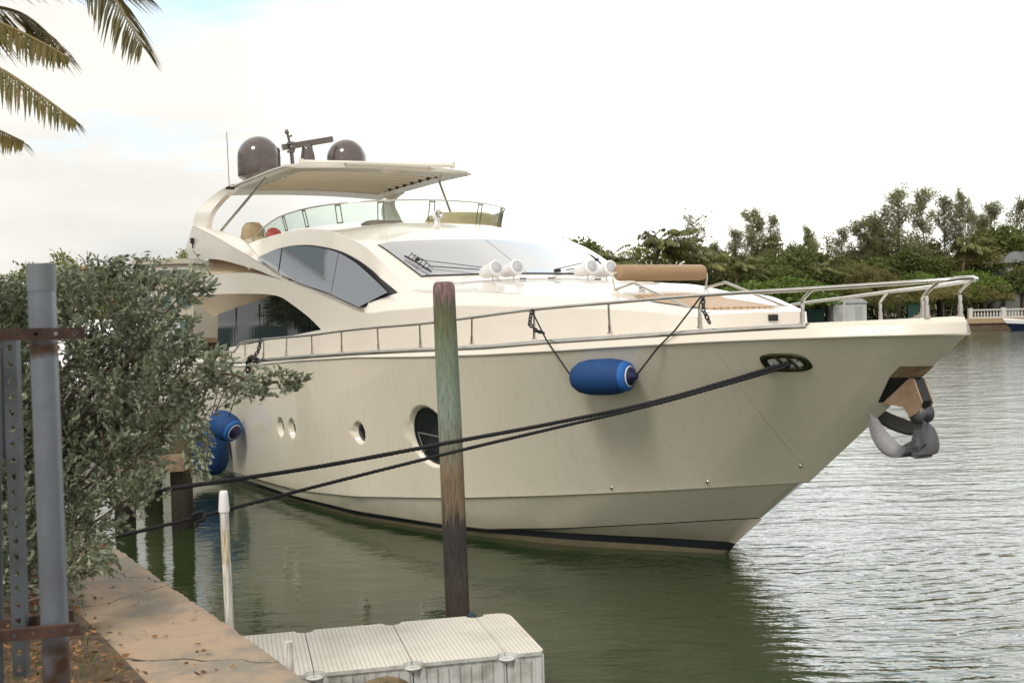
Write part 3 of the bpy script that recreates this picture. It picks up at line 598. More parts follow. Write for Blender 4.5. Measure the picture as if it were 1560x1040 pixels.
m_ = MB(); m_.lathe([(0, -.02), (.14, -.02), (.17, .0), (.14, .02), (0, .02)], (-11.6, -1.72, 4.66), 20, Matrix.Rotation(R(78), 3, 'Y')); m_.build('life_ring_cover', REDV, yacht)
# hardtop
HT = MB(); zt = lambda s, q_: 5.84 + .07 * (1 - (q_ / 2) ** 2) + float(I(s, [-14.6, -13.5, -11, -9.7], [-.08, -.03, .0, -.02]))
def outline(k):                                         # front edge slightly bowed
    return k
cols = rng_(-14.5, -9.75, 36)
def hq(s): return float(I(s, [-14.5, -14.2, -10.3, -9.95, -9.8, -9.75], [1.90, 1.97, 1.97, 1.95, 1.55, 0.9]))
def fs(s, q_): return s
OS, OE, OQ = -13.75, -10.6, 1.5
up_, lo_ = [], []
for s in cols: up_.append([Vector((s, hq(s) * k / 12, zt(s, hq(s) * k / 12) + .055)) for k in range(-12, 13)])
HT.grid(up_)
# underside ring with a real opening
def strip2(s0, s1, q0, q1, n1=16, n2=10):
    HT.grid([[Vector((s0 + (s1 - s0) * i / n1, q0 + (q1 - q0) * j / n2, zt(s0 + (s1 - s0) * i / n1, q0 + (q1 - q0) * j / n2) - .035)) for j in range(n2 + 1)] for i in range(n1 + 1)])
strip2(-14.45, OS, -1.85, 1.85); strip2(OE, -9.95, -1.85, 1.85)
strip2(OS, OE, -1.85, -OQ, 30, 3); strip2(OS, OE, OQ, 1.85, 30, 3)
for sg in (-1, 1):
    HT.grid([[Vector((s, sg * hq(s), zt(s, hq(s)) + .055)), Vector((s, sg * (hq(s) + .02), zt(s, hq(s)) + .01)), Vector((s, sg * min(hq(s), 1.85), zt(s, min(hq(s), 1.85)) - .035))] for s in cols])
    HT.grid([[Vector((s, sg * OQ, zt(s, OQ) - .035)), Vector((s, sg * OQ, zt(s, OQ) + .05))] for s in rng_(OS, OE, 12)])
for s0, s1 in ((-9.75, -9.95), (-14.5, -14.45)):
    HT.grid([[Vector((s0, k / 8 * hq(s0) , zt(s0, k / 8 * hq(s0)) + .055)), Vector((s0 + (.015 if s0 > -12 else -.015), k / 8 * hq(s0), zt(s0, 0) + .0)), Vector((s1, k / 8 * 1.85, zt(s1, k / 8 * 1.85) - .035))] for k in range(-8, 9)])
for s0 in (OS, OE): HT.grid([[Vector((s0, k / 8 * OQ, zt(s0, k / 8 * OQ) - .035)), Vector((s0, k / 8 * OQ, zt(s0, 0) + .05))] for k in range(-8, 9)])
ht = HT.build('hardtop', GELW, yacht)
nl = 8; MB().grid([[Vector((s, q_, zt(s, q_) + .03)) for q_ in rng_(-OQ, OQ, 8)] for s in rng_(OS, OE, 8)]).build('louvre_gap_shade', mat('painted_gap_shade', (.16, .12, .08), .8), ht)  # dark sheet above the slats paints the shade seen in their gaps
for k in range(nl):
    s = OS + .2 + (OE - OS - .4) * k / (nl - 1); m_ = MB()
    m_.grid([[Vector((s + dx_, q_, zt(s, q_) - .012 + dz_)) for q_ in rng_(-OQ + .01, OQ - .01, 8)] for dx_, dz_ in ((-.185, .02), (0, -.008), (.17, -.034), (.18, -.034), (.182, .03))])
    m_.build('louvre', mat('louvre_cream', (.86, .79, .65), .5) if k == 0 else bpy.data.materials['louvre_cream'], ht)
    if 0 < k < 8: MB().box((s + .2, OQ - .06, zt(s, OQ) - .03), (.05, .05, .05)).build('louvre_pivot', BLACKR, ht)
for sg in (-1, 1):                                       # aft legs, front struts
    out_ = curve_pts([(-15.05, sg * 2.46, 5.04), (-15.17, sg * 2.35, 5.36), (-14.88, sg * 2.2, 5.62), (-14.26, sg * 2.07, 5.80), (-13.5, sg * 1.99, 5.89)], 6)
    inn_ = curve_pts([(-14.2, sg * 2.38, 4.98), (-14.22, sg * 2.28, 5.30), (-14.12, sg * 2.1, 5.56), (-13.85, sg * 2.0, 5.70), (-13.3, sg * 1.97, 5.80)], 6)
    d_ = Vector((0, -sg * .12, 0)); m_ = MB(); m_.grid([out_, inn_]); m_.grid([[v + d_ for v in out_], [v + d_ for v in inn_]]); m_.grid([out_, [v + d_ for v in out_]]); m_.grid([inn_, [v + d_ for v in inn_]])
    m_.build('support_leg', GELW, ht)
    MB().tube([(-11.61, sg * 1.85, 5.82), (-13.56, sg * 2.28, 4.84)] if sg < 0 else [(-11.28, 1.85, 5.84), (-10.2, 1.72, 4.66)], .028, 12).build('support_strut', CHROME, ht)
MB().tube([(-10.45, -1.5, 6.0), (-9.98, 1.5, 6.0)], .045, 14).box((-9.98, 1.52, 6.0), (.09, .07, .12)).box((-10.45, -1.52, 6.0), (.09, .07, .12)).build('awning_roller', GELW, ht)
# domes, radar, mast, antennas
def dome(s, q_, z, r, h):
    m_ = MB(); pr = [(0, 0), (r * .8, 0), (r * .86, .02), (r * .96, .05), (r, .10), (r, h - r)] + [(r * math.cos(a), h - r + r * .98 * math.sin(a)) for a in [k * math.pi / 24 for k in range(1, 13)]]
    m_.lathe(pr, (s, q_, z), 40); o = m_.build('radar_dome', DOME, yacht)
    MB().lathe([(r * .62, -.14), (r * .66, .0), (0, .01)], (s, q_, z), 30).build('dome_base', BLACKR, o); return o
dome(-13.5, -1.36, 6.01, .475, .94); dome(-13.5, .66, 6.10, .455, .89)
m_ = MB(); m_.lathe([(.19, 0), (.19, .24), (.17, .26), (.16, .52), (.13, .70), (.10, .80), (0, .80)], (-13.4, -.30, 6.0), 20); rs_ = m_.build('radar_scanner', DOME, yacht)
M = Matrix.Rotation(R(77), 3, 'Z') @ Matrix.Rotation(R(0), 3, 'Y'); m_ = MB()
m_.box((-13.4, -.30, 6.83), (1.15, .13, .12), M=Matrix.Rotation(R(82), 3, 'Z') @ Matrix.Rotation(R(-13), 3, 'Y') if False else Matrix.Rotation(R(-98), 3, 'Z') @ Matrix.Rotation(R(11), 3, 'Y')); m_.build('scanner_bar', DOME, rs_)
m_ = MB(); m_.tube([(-13.3, -.66, 5.98), (-13.32, -.71, 6.78)], .045, 10); m_.box((-13.32, -.71, 6.62), (.13, .13, .05)); m_.box((-13.32, -.71, 6.80), (.11, .13, .06)); m_.tube([(-13.32, -.73, 6.8), (-13.32, -.78, 7.02)], .03, 8); m_.lathe([(0, 0), (.045, 0), (.05, .04), (.035, .09), (0, .09)], (-13.32, -.79, 7.0), 12); m_.tube([(-13.32, -.76, 6.93), (-13.32, -.68, 6.97)], .022, 6); m_.lathe([(0, 0), (.07, .0), (.07, .09), (0, .09)], (-13.32, -.68, 6.66), 12)
m_.build('light_mast', DOME, yacht)
MB().tube([(-13.3, -2.10, 5.78), (-13.3, -2.12, 6.95)], .008, 6).box((-13.3, -2.08, 5.78), (.12, .16, .05)).build('whip_antenna', BLACKR, yacht)
MB().tube([(-13.2, 1.35, 6.0), (-13.2, 1.37, 6.95)], .007, 6).build('whip_antenna', WPLAS, yacht)
MB().tube([(-12.9, 1.6, 6.0), (-12.7, 2.75, 6.70)], .004, 5).build('whip_antenna', WPLAS, yacht)
MB().box((-14.78, -2.53, 4.76), (.11, .07, .12)).tube([(-14.78, -2.53, 4.70), (-14.80, -2.52, 4.60)], .015, 6).build('side_camera', BLACKR, yacht)
# fairlead in the bow
def oval(s0, z0, a, b_, out, n=40, off_=0):
    r_ = []
    for k in range(n):
        th = 2 * math.pi * k / n; c_, s_ = math.cos(th), math.sin(th); u_ = (abs(c_) ** .62) * (1 if c_ > 0 else -1) * a; v_ = (abs(s_) ** .75) * (1 if s_ > 0 else -1) * b_
        H = hull_at(s0 + u_, z0 + v_ + u_ * .03); nn = hull_n(s0, z0); r_.append(Vector((H.x + nn.x * out, -(H.y + nn.y * out), H.z + nn.z * out)))
    return r_
DKCH = mat('chrome_dark_reflection', (.10, .11, .06), .15, .9)  # chrome with its dark green reflection put into the base colour
o1 = oval(2.04, 2.425, .215, .098, .004); o2 = oval(2.04, 2.425, .205, .088, .022); o3 = oval(2.04, 2.425, .155, .058, .022); o4 = oval(2.04, 2.425, .150, .055, .003)
m_ = MB(); m_.grid([o1, o2, o3, o4], True, 0, close=True); fl = m_.build('fairlead', DKCH, yacht)
m_ = MB(); m_.add(o4, [tuple(range(len(o4)))]); m_.build('fairlead_liner', mat('bright_liner', (.9, .88, .86), .3, 0, noise=(22, (.25, .2, .2), .56, .60)), fl)
for ds in (-.04, .06):
    Ha = hull_at(2.04 + ds, 2.49); Hb = hull_at(2.05 + ds + .02, 2.36); MB().tube([(Ha.x, -Ha.y - .02, Ha.z), (Hb.x, -Hb.y - .02, Hb.z)], .016, 8).build('fairlead_bar', DKCH, fl)
for s0, z0 in ((1.44, 1.24), (.47, 1.0), (-.60, .86)):
    H = hull_at(s0, z0); MB().lathe([(0, .012), (.012, .012), (.02, .006), (.022, 0)], (H.x, -H.y, H.z), 14, Matrix.Rotation(R(90), 3, 'X')).build('drain_fitting', CHROME, yacht)
sp_ = []
for k in range(15):
    z_ = 2.6 - k * .1; H = hull_at(1.47 - .0 * k, z_); sp_.append((H.x, -H.y - .0005, H.z))
MB().tube(sp_, .0022, 5).build('hull_seam', GEL, yacht)
# anchor in its stem pocket
m_ = MB(); E = Vector((0, 1, 0))
m_.prism([(3.05, 0, 2.36), (2.72, 0, 2.36), (2.24, 0, 1.985), (2.60, 0, 1.98), (2.86, 0, 2.24)], E, .12); ap = m_.build('anchor_pocket', BLACKR, yacht)
sst = lambda z: 1.4 + (z - 1.04) / .785
def stem_patch(z0, z1, back, m, nm):
    for sg in (-1, 1):
        rows = []
        for k in range(9):
            z = z0 + (z1 - z0) * k / 8; r_ = []
            for jj in range(7):
                s_ = sst(z) - .004 - back(z) * jj / 6; H = hull_at(s_, z); nn = hull_n(s_, z); r_.append(Vector((H.x + nn.x * .006 + (.012 if jj == 0 else 0), sg * ((H.y + nn.y * .006) if jj else 0), H.z)))
            rows.append(r_)
        MB().grid(rows).build(nm, m, ap)
stem_patch(2.262, 2.375, lambda z: .20, BRNZ, 'pocket_plate'); stem_patch(1.99, 2.26, lambda z: .10 + (z - 1.99) * .35, BLACKR, 'pocket_recess_shade')  # lower black patch paints the shaded recess onto the hull surface
for sg in (-1, 1):
    MB().prism([(2.84, sg * .075, 2.25), (2.93, sg * .075, 2.25), (3.03, sg * .075, 2.02), (3.0, sg * .075, 1.93), (2.88, sg * .075, 1.86), (2.80, sg * .075, 1.96), (2.38, sg * .075, 1.99)], E, .02).build('roller_cheek', BRNZ, ap)
MB().prism([(2.90, 0, 2.25), (2.93, 0, 2.25), (3.03, 0, 2.03), (3.0, 0, 1.96), (2.96, 0, 1.98)], E, .13).build('cheek_gap_shade', BLACKR, ap)  # black filler, the shade in the gap between the cheeks painted in
MB().lathe([(0, -.075), (.10, -.075), (.06, 0), (.10, .075), (0, .075)], (2.95, 0, 1.90), 18, M90).build('anchor_roller', ANCH, ap)
an = MB(); an.prism([(2.90, 0, 2.0), (2.97, 0, 2.0), (2.99, 0, 1.60), (2.92, 0, 1.49), (2.76, 0, 1.50), (2.72, 0, 1.56), (2.84, 0, 1.62), (2.88, 0, 1.75)], E, .045)
def fluke(c0, c1, c2, c3, wd, up_v):
    rows = []
    P_ = curve_pts([c0, c1, c2, c3], 7)
    for i, q0 in enumerate(P_):
        v = i / (len(P_) - 1); ww = wd * (math.sin(math.pi * (.12 + .80 * v)) ** .7) * (1 if v < .85 else (1 - v) / .15 * .8 + .2); ww = max(ww, .012)
        ax = Vector(up_v).normalized(); rows.append([q0 - ax * ww + Vector((0, 0, .02)), q0 - Vector((0, 0, .014)), q0 + ax * ww + Vector((0, 0, .02))])
    return rows
an_rows = [fluke((2.93, -.05, 1.53), (2.84, -.24, 1.52), (2.68, -.29, 1.66), (2.55, -.29, 1.88), .085, (.4, .7, .5)),
           fluke((2.93, .04, 1.74), (2.62, .22, 1.70), (2.22, .28, 1.78), (1.98, .29, 1.93), .07, (.3, .5, .8)),
           fluke((2.90, .0, 1.52), (2.96, .03, 1.50), (2.98, .05, 1.62), (2.95, .06, 1.80), .12, (.5, .86, 0))]
for r_ in an_rows:
    an.grid(r_); an.grid([[v + Vector((.006, .0, -.024)) for v in row] for row in r_])
an.prism([(2.80, 0, 1.56), (3.0, 0, 1.50), (2.98, 0, 1.46), (2.78, 0, 1.49)], E, .22)
anc = an.build('bow_anchor', ANCH, yacht)

# =================================================================== FENDERS AND LINES
Ym = Matrix.Translation(STEM) @ Matrix.Rotation(HEAD, 4, 'Z')
def yw(s, q_, z): return Ym @ Vector((s, -q_, z))
def chain(mb, pts, r=.027, tr=.0095):
    P_ = [Vector(p) for p in pts]; tot = sum((P_[i + 1] - P_[i]).length for i in range(len(P_) - 1)); n_ = max(2, int(tot / (r * 1.55)))
    for k in range(n_):
        d = (k + .5) / n_ * tot; i = 0
        while i < len(P_) - 2 and d > (P_[i + 1] - P_[i]).length: d -= (P_[i + 1] - P_[i]).length; i += 1
        c_ = P_[i] + (P_[i + 1] - P_[i]).normalized() * d; T = (P_[i + 1] - P_[i]).normalized(); A = T.orthogonal().normalized(); B = T.cross(A)
        if k % 2: A = B
        mb.tube([c_ + T * math.cos(a) * r * 1.15 + A * math.sin(a) * r * .75 for a in [j * math.pi / 5 for j in range(11)]], tr, 5, cap=False)
def fender(label, c, axis, length, rad, lines, chains=(), cuff=1, neck=NAVY):
    f = thing('boat_fender', label, 'fender', c, 0, 'fenders hung on the yacht'); z = Vector(axis).normalized(); x_ = z.orthogonal().normalized(); y_ = z.cross(x_); M = Matrix((x_, y_, z)).transposed()
    h = length / 2; pr = [(rad * .30, -h), (rad * .62, -h * .93), (rad * .86, -h * .72), (rad * .98, -h * .4), (rad, 0), (rad * .99, h * .35), (rad * .90, h * .66), (rad * .82, h * .78)]
    MB().lathe([(0, -h)] + pr, n=32, M=M).build('cover', BLUEF, f)
    MB().lathe([(rad * .825, h * .775), (rad * .80, h * .86), (rad * .72, h * .93), (rad * .55, h * .97)], n=32, M=M).build('cuff', BLUEC, f)
    MB().lathe([(rad * .60, h * .95), (rad * .52, h * .99)], n=32, M=M).build('white_ring', WVIN, f)
    MB().lathe([(rad * .55, h * .955), (rad * .42, h * 1.06), (rad * .22, h * 1.12), (rad * .14, h * 1.2), (0, h * 1.2)], n=24, M=M).build('end_cap', neck, f)
    for ln in lines: MB().tube([Vector(p) - Vector(c) for p in ln], .0095, 7).build('line', ROPE, f)
    for chn in chains:
        m_ = MB(); chain(m_, [Vector(p) - Vector(c) for p in chn]); m_.build('chain', BLACKP, f)
    return f
H0 = hull_at(-.15, 2.24); H1 = hull_at(.53, 2.265); r0 = .205
n0_ = hull_n(.25, 2.25)
pa = yw(H0.x, H0.y + .19, 2.245); pb = yw(H1.x, H1.y + .19, 2.27)
ctr = (pa + pb) / 2; ax = (pb - pa).normalized()
tl = yw(-.86, 2.19, 3.02); trr = yw(1.31, 1.41, 3.12)
# elevations along the hull
el = pa - ax * .03; er = pb + ax * .07
fender('blue cloth covered fender hanging sideways high on the bow between two lines', ctr, ax, (pb - pa).length + .02, r0,
       [[tl, yw(-.50, 2.22, 2.68), yw(-.33, 2.21, 2.53), el], [trr, yw(1.10, 1.61, 2.76), yw(.93, 1.70, 2.59), er]], [[tl, yw(-.83, 2.24, 2.86), yw(-.72, 2.22, 2.78), yw(-.58, 2.20, 2.755)], [trr + Vector((.02, 0, 0)), yw(1.38, 1.44, 2.98), yw(1.45, 1.42, 2.84)]])
c_ = yw(-9.35, 3.48, 1.13); fender('small round blue fender hanging higher beside the twin portholes, half behind leaves', c_, (yw(-8.55, 3.08, .74) - c_), .56, .25, [[yw(-8.9, 3.2, 2.2), c_ + Vector((.1, -.15, .12))]])
c_ = yw(-10.3, 3.52, .58); fender('large dark blue upright fender hanging low near the waterline behind the bush', c_, (0, 0, 1), .86, .36, [[yw(-10.2, 3.2, 2.2), c_ + Vector((0, 0, .4))], [c_ + Vector((0, 0, .42)), yw(-9.0, 3.5, 1.9)]])
m_ = MB(); Cn = [yw(-8.27, 3.12, 2.645), yw(-8.3, 3.16, 2.45), yw(-8.28, 3.25, 2.36)]; chain(m_, Cn, .035, .012)
Cr = [yw(-8.25 + .32 * math.cos(a), 3.27, 2.14 + .22 * math.sin(a)) for a in [R(k) for k in range(40, 261, 20)]]; chain(m_, Cr, .05, .018)
o = m_.build('fender_chain', BLACKP); tag(o, 'black plastic chain curled over the gunwale above the twin portholes', 'chain')
m_ = MB(); 
for s0 in (-10.9, -12.6): chain(m_, [yw(s0, 3.13, 2.41), yw(s0 + .05, 3.2, 2.3), yw(s0 - .1, 3.28, 2.05)], .045, .015)
o = m_.build('fender_chain', BLACKP); tag(o, 'black plastic chain bunched on the aft rail beyond the bush tips', 'chain')

fp = yw(2.10, hull_at(2.06, 2.42).y + .03, 2.42)
def twisted(mb, pts, r):
    P_ = [Vector(p) for p in pts]
    for ph in range(3):
        out_ = []
        for i, q0 in enumerate(P_):
            T = (P_[min(i + 1, len(P_) - 1)] - P_[max(i - 1, 0)]).normalized(); A = Vector((0, 0, 1)); A = (A - T * A.dot(T)).normalized(); B = T.cross(A); a = i * .9 + ph * 2.094
            out_.append(q0 + (A * math.cos(a) + B * math.sin(a)) * r * .5)
        mb.tube(out_, r * .62, 6)
def line3(pts, n):
    P_ = curve_pts(pts, n); return P_
endA = at(200, 752, 10.4); midA = at(700, 671, 11.0)
endB = at(172, 818, 9.9); midB = at(700, 686, 10.95)
exitp = yw(1.96, hull_at(1.96, 2.40).y + .05, 2.375)
m_ = MB(); twisted(m_, line3([fp, exitp, at(1000, 611, 12.0), at(840, 645, 11.45), midA, at(500, 708, 10.7), at(350, 731, 10.5), endA], 60), .0200); o = m_.build('mooring_rope', ROPE); tag(o, 'thick black mooring rope, the upper of the two running from the bow fairlead', 'rope', 'mooring ropes')
m_ = MB(); lb = line3([fp + Vector((.0, -.02, -.02)), exitp + Vector((0, -.03, -.03)), at(1000, 615, 11.95), at(840, 653, 11.4), midB, at(500, 736, 10.6), at(303, 787, 10.2), endB], 60); twisted(m_, lb, .0165)
kn = at(303, 787, 10.2); m_.tube([kn + Vector((.05 * math.cos(a), .03 * math.sin(2 * a), .04 * math.sin(a))) for a in [k * math.pi / 8 for k in range(17)]], .019, 8); m_.tube([kn, kn + Vector((-.02, -.03, -.09))], .015, 8)
o = m_.build('mooring_rope', ROPE); tag(o, 'knotted black mooring rope, the lower of the two, reaching the quay edge', 'rope', 'mooring ropes')

# =================================================================== PILE, PIPES, FLOATING DOCK
def zramp(m, stops, nscale=3, nw=.5, axis='Z', stretch=(6, 6, .6)):
    t, p = nodes_of(m); L = t.links.new; tc = N(t, 'ShaderNodeTexCoord'); sp = N(t, 'ShaderNodeSeparateXYZ'); L(tc.outputs['Object'], sp.inputs[0])
    mp = N(t, 'ShaderNodeMapping'); mp.inputs['Scale'].default_value = stretch; L(tc.outputs['Object'], mp.inputs[0]); nz = N(t, 'ShaderNodeTexNoise'); nz.inputs['Scale'].default_value = nscale; nz.inputs['Detail'].default_value = 8; nz.inputs['Roughness'].default_value = .65; L(mp.outputs[0], nz.inputs['Vector'])
    ma = N(t, 'ShaderNodeMath', operation='MULTIPLY_ADD'); L(nz.outputs['Fac'], ma.inputs[0]); ma.inputs[1].default_value = nw; L(sp.outputs['Z'], ma.inputs[2])
    mr = N(t, 'ShaderNodeMapRange'); L(ma.outputs[0], mr.inputs[0]); lo, hi = stops[0][0], stops[-1][0]; mr.inputs[1].default_value = lo + nw / 2; mr.inputs[2].default_value = hi + nw / 2
    r = N(t, 'ShaderNodeValToRGB'); e = r.color_ramp.elements; e[0].position = 0; e[0].color = (*stops[0][1], 1); e[1].position = 1; e[1].color = (*stops[-1][1], 1)
    for z, c in stops[1:-1]: k = e.new((z - lo) / (hi - lo)); k.color = (*c, 1)
    L(mr.outputs[0], r.inputs[0])
    n2 = N(t, 'ShaderNodeTexNoise'); n2.inputs['Scale'].default_value = 14; n2.inputs['Detail'].default_value = 6; L(mp.outputs[0], n2.inputs['Vector'])
    rr = N(t, 'ShaderNodeMapRange'); L(n2.outputs['Fac'], rr.inputs[0]); rr.inputs[1].default_value = .3; rr.inputs[2].default_value = .7; rr.inputs[3].default_value = .55; rr.inputs[4].default_value = 1.3
    vm = N(t, 'ShaderNodeVectorMath', operation='SCALE'); L(r.outputs[0], vm.inputs[0]); L(rr.outputs[0], vm.inputs['Scale']); L(vm.outputs[0], p.inputs['Base Color'])
    b = N(t, 'ShaderNodeBump'); b.inputs['Strength'].default_value = .8; b.inputs['Distance'].default_value = .02; L(n2.outputs['Fac'], b.inputs['Height']); L(b.outputs[0], p.inputs['Normal'])
pm = mat('weathered_pile_wood', (.2, .2, .15), .9)
zramp(pm, [(0, (0.086, 0.060, 0.043)), (.35, (0.101, 0.084, 0.068)), (.6, (0.061, 0.058, 0.055)), (.95, (0.073, 0.065, 0.057)), (1.1, (0.277, 0.204, 0.130)), (1.4, (0.310, 0.218, 0.135)), (1.65, (0.256, 0.242, 0.174)), (2.0, (0.263, 0.317, 0.263)), (2.6, (0.209, 0.254, 0.182)), (2.95, (0.145, 0.161, 0.080)), (3.14, (0.156, 0.135, 0.102)), (3.24, (0.339, 0.207, 0.210)), (3.34, (0.172, 0.115, 0.110))], nw=.9, nscale=4, stretch=(9, 9, .55))
def rough_pole(n, zs, rf, seed, bend=0, dx=0, dy=0):
    rr = random.Random(seed); ph = [rr.uniform(0, 6.28) for _ in range(6)]; rows = []
    for z in zs:
        r_ = rf(z); rows.append([Vector((dx * z + r_ * (1 + .035 * math.sin(3 * a + ph[0] + z) + .02 * math.sin(7 * a + ph[1] + z * 2.3) + .008 * math.sin(23 * a + ph[2])) * math.cos(a), dy * z + r_ * (1 + .035 * math.sin(3 * a + ph[0] + z) + .02 * math.sin(7 * a + ph[1] + z * 2.3) + .008 * math.sin(23 * a + ph[2])) * math.sin(a), z)) for a in [2 * math.pi * k / n for k in range(n)]])
    return rows
zs = [-1 + .06 * k for k in range(71)] + [3.27, 3.30, 3.32, 3.325]
rf = lambda z: (.118 if z < 1.2 else .118 - .004 * (z - 1.2)) * (1 if z < 3.25 else (.97 if z < 3.29 else (.90 if z < 3.31 else (.75 if z < 3.323 else .02))))
m_ = MB(); m_.grid(rough_pole(64, zs, rf, 3, dx=-.014), True, 0, close=True)
pile = m_.build('timber_pile', pm, loc=(-.61, 11.38, 0)); tag(pile, 'weathered greenish timber pile with pink-stained top standing in front of the hull', 'pile')

pv = mat('stained_pvc', (.6, .56, .46), .5)
zramp(pv, [(0, (.30, .26, .16)), (1.05, (.66, .63, .56)), (1.45, (.70, .67, .61)), (1.5, (.60, .53, .38)), (1.68, (.61, .54, .40)), (1.72, (.70, .68, .64)), (2.0, (.72, .71, .69))], nw=.08, nscale=1)
def pvc(label, x, y, top, r=.027, cap=True, lean=0):
    o = thing('plastic_pipe', label, 'pipe', (x, y, 0)); MB().tube([(0, 0, -1), (lean * .5, 0, top * .5), (lean, 0, top)], r, 20).build('pipe', pv, o)
    if cap: MB().lathe([(r + .006, -.012), (r + .007, 0), (r + .001, .085), (r - .002, .11), (r * .8, .118), (0, .118)], (lean, 0, top - .04), 24).build('cap', WPLAS, o)
e1 = at(344, 945, 7.10); pvc('tall white plastic pipe with a cap standing at the quay edge', e1.x + .035, 7.12, 1.86, lean=-.03)
e2 = at(437, 1000, 6.15); pvc('short white plastic pipe stub at the quay edge beside the floating dock', e2.x + .01, 6.15, 1.26, .024, False)

dkm = mat('dock_plastic', (.72, .68, .61), .55, noise=(2.2, (.60, .56, .48), .42, .70), bump=(60, .25, .004))
t, p = nodes_of(dkm); L = t.links.new; tc = N(t, 'ShaderNodeTexCoord')
wv = N(t, 'ShaderNodeTexWave', bands_direction='X', wave_profile='SIN'); wv.inputs['Scale'].default_value = 9.0; wv.inputs['Distortion'].default_value = .3; L(tc.outputs['Object'], wv.inputs['Vector'])
cc = N(t, 'ShaderNodeValToRGB'); cc.color_ramp.elements[0].position = .0; cc.color_ramp.elements[1].position = .10; cc.color_ramp.elements[0].color = (.62, .59, .54, 1); cc.color_ramp.elements[1].color = (1, 1, 1, 1); L(wv.outputs[0], cc.inputs[0])
mm_ = N(t, 'ShaderNodeMix', data_type='RGBA', blend_type='MULTIPLY'); mm_.inputs[0].default_value = 1; L(p.inputs['Base Color'].links[0].from_socket, mm_.inputs[6]); L(cc.outputs[0], mm_.inputs[7]); L(mm_.outputs[2], p.inputs['Base Color'])
bb = N(t, 'ShaderNodeBump'); bb.inputs['Strength'].default_value = .6; bb.inputs['Distance'].default_value = .008; L(cc.outputs[0], bb.inputs['Height']); L(bb.outputs[0], p.inputs['Normal'])
dks = mat('dock_side_plastic', (.62, .62, .60), .5, noise=(5, (.30, .30, .26), .45, .7))
algae = mat('algae_rim', (.05, .045, .02), .9, noise=(12, (.14, .10, .04), .4, .6))
fd = thing('floating_dock', 'white ribbed plastic floating dock lying against the quay below the timber pile', 'dock', (-.09, 9.92, 0), math.atan2(-.237, -.971))
# local x runs left along the quay side, local y... perpendicular; near edge at y=+1.2 after rotation
WD = 1.2
def dock_section(x0, x1, end=False):
    r_ = .075; m_ = MB(); ys = rng_(0, WD, 2); pts = []
    def notch(cx, cy, rad, sgn, a0, a1, n=7): return [(cx + rad * math.cos(a), cy + rad * math.sin(a)) for a in [a0 + (a1 - a0) * k / n for k in range(n + 1)]]
    g = .003; x0 += g; x1 -= g
    poly = []
    if end: poly += [(x0 + .10, 0), (x0 + .04, .02), (x0 + .01, .07), (x0, .14), (x0, WD - .05), (x0 + .03, WD)]
    else: poly += notch(x0, .0, r_, 1, 0, math.pi / 2) + notch(x0, WD, r_, 1, -math.pi / 2, 0)
    poly += notch(x1, WD, r_, 1, math.pi, 3 * math.pi / 2) + notch(x1, 0, r_, 1, math.pi / 2, math.pi)
    n_ = len(poly); m_.add([(a, c, .40) for a, c in poly], [tuple(range(n_))], mi=0)
    m_.add([(a, c, .40) for a, c in poly] + [(a, c, .372) for a, c in poly], [(i, (i + 1) % n_, n_ + (i + 1) % n_, n_ + i) for i in range(n_)], mi=1)
    # body below, a little inset, ribbed
    m_.box(((x0 + x1) / 2, WD / 2, .155), (x1 - x0 - .004, WD - .04, .43), mi=1)
    m_.box(((x0 + x1) / 2, WD / 2, .02), (x1 - x0 - .02, WD - .03, .10), mi=2)
    k = x0 + .05
    while k < x1 - .06: m_.box((k, WD - .018, .20), (.045, .03, .30), mi=1); k += .085
    if end:
        k = .08
        while k < WD - .08: m_.box((x0 + .015, k, .20), (.03, .05, .30), mi=1); k += .1
    return m_.build('dock_section', [dkm, dks, algae], fd)
for a, c, e in ((0, .30, True), (.30, 1.02, False), (1.02, 1.75, False), (1.75, 2.48, False), (2.48, 3.2, False)): dock_section(a, c, e)
for a in (.30, 1.02, 1.75, 2.48):
    for yy in (.0, WD): MB().lathe([(.0, .0), (.07, .0), (.07, .006), (.045, .012), (.045, -.02)], (a, yy + (.035 if yy == 0 else -.035), .36), 18).build('connector', dks, fd)
o = MB().tube([(.33 + .03 * math.cos(a), .03 + .02 * math.sin(a), .41 + .012 * math.sin(3 * a)) for a in [k * .4 for k in range(34)]], .010, 6).build('rope_tie', mat('teal_rope', (.02, .06, .09), .8)); o.matrix_world = Matrix.Translation((-.09, 9.92, 0)) @ Matrix.Rotation(math.atan2(-.237, -.971), 4, 'Z'); tag(o, 'small knot of dark blue rope tied at the back edge of the floating dock', 'rope')
# washed-up sack on the near edge
sk = mat('wet_brown_sacking', (.22, .16, .085), .85, noise=(6, (.10, .07, .03), .42, .6), bump=(14, .9, .04)); rows = []
for i in range(25):
    u_ = i / 24; r_ = .085 * math.sin(math.pi * (.04 + .92 * u_)) ** .5; rows.append([Vector(((u_ - .5) * .62, r_ * 1.5 * math.cos(a) + .03 * math.sin(9 * u_), .03 + max(-.02, r_ * math.sin(a) * (1 + .25 * math.sin(7 * u_ + 2 * a))))) for a in [2 * math.pi * k / 18 for k in range(18)]])
m_ = MB(); m_.grid(rows, True, 0, close=True); sko = m_.build('wet_sack', sk); sk_p = at(560, 1034, 8.30); sko.location = (sk_p.x, 8.26, .25); sko.rotation_euler = (0, 0, .25); tag(sko, 'wet brown sack draped along the front edge of the floating dock', 'sack')

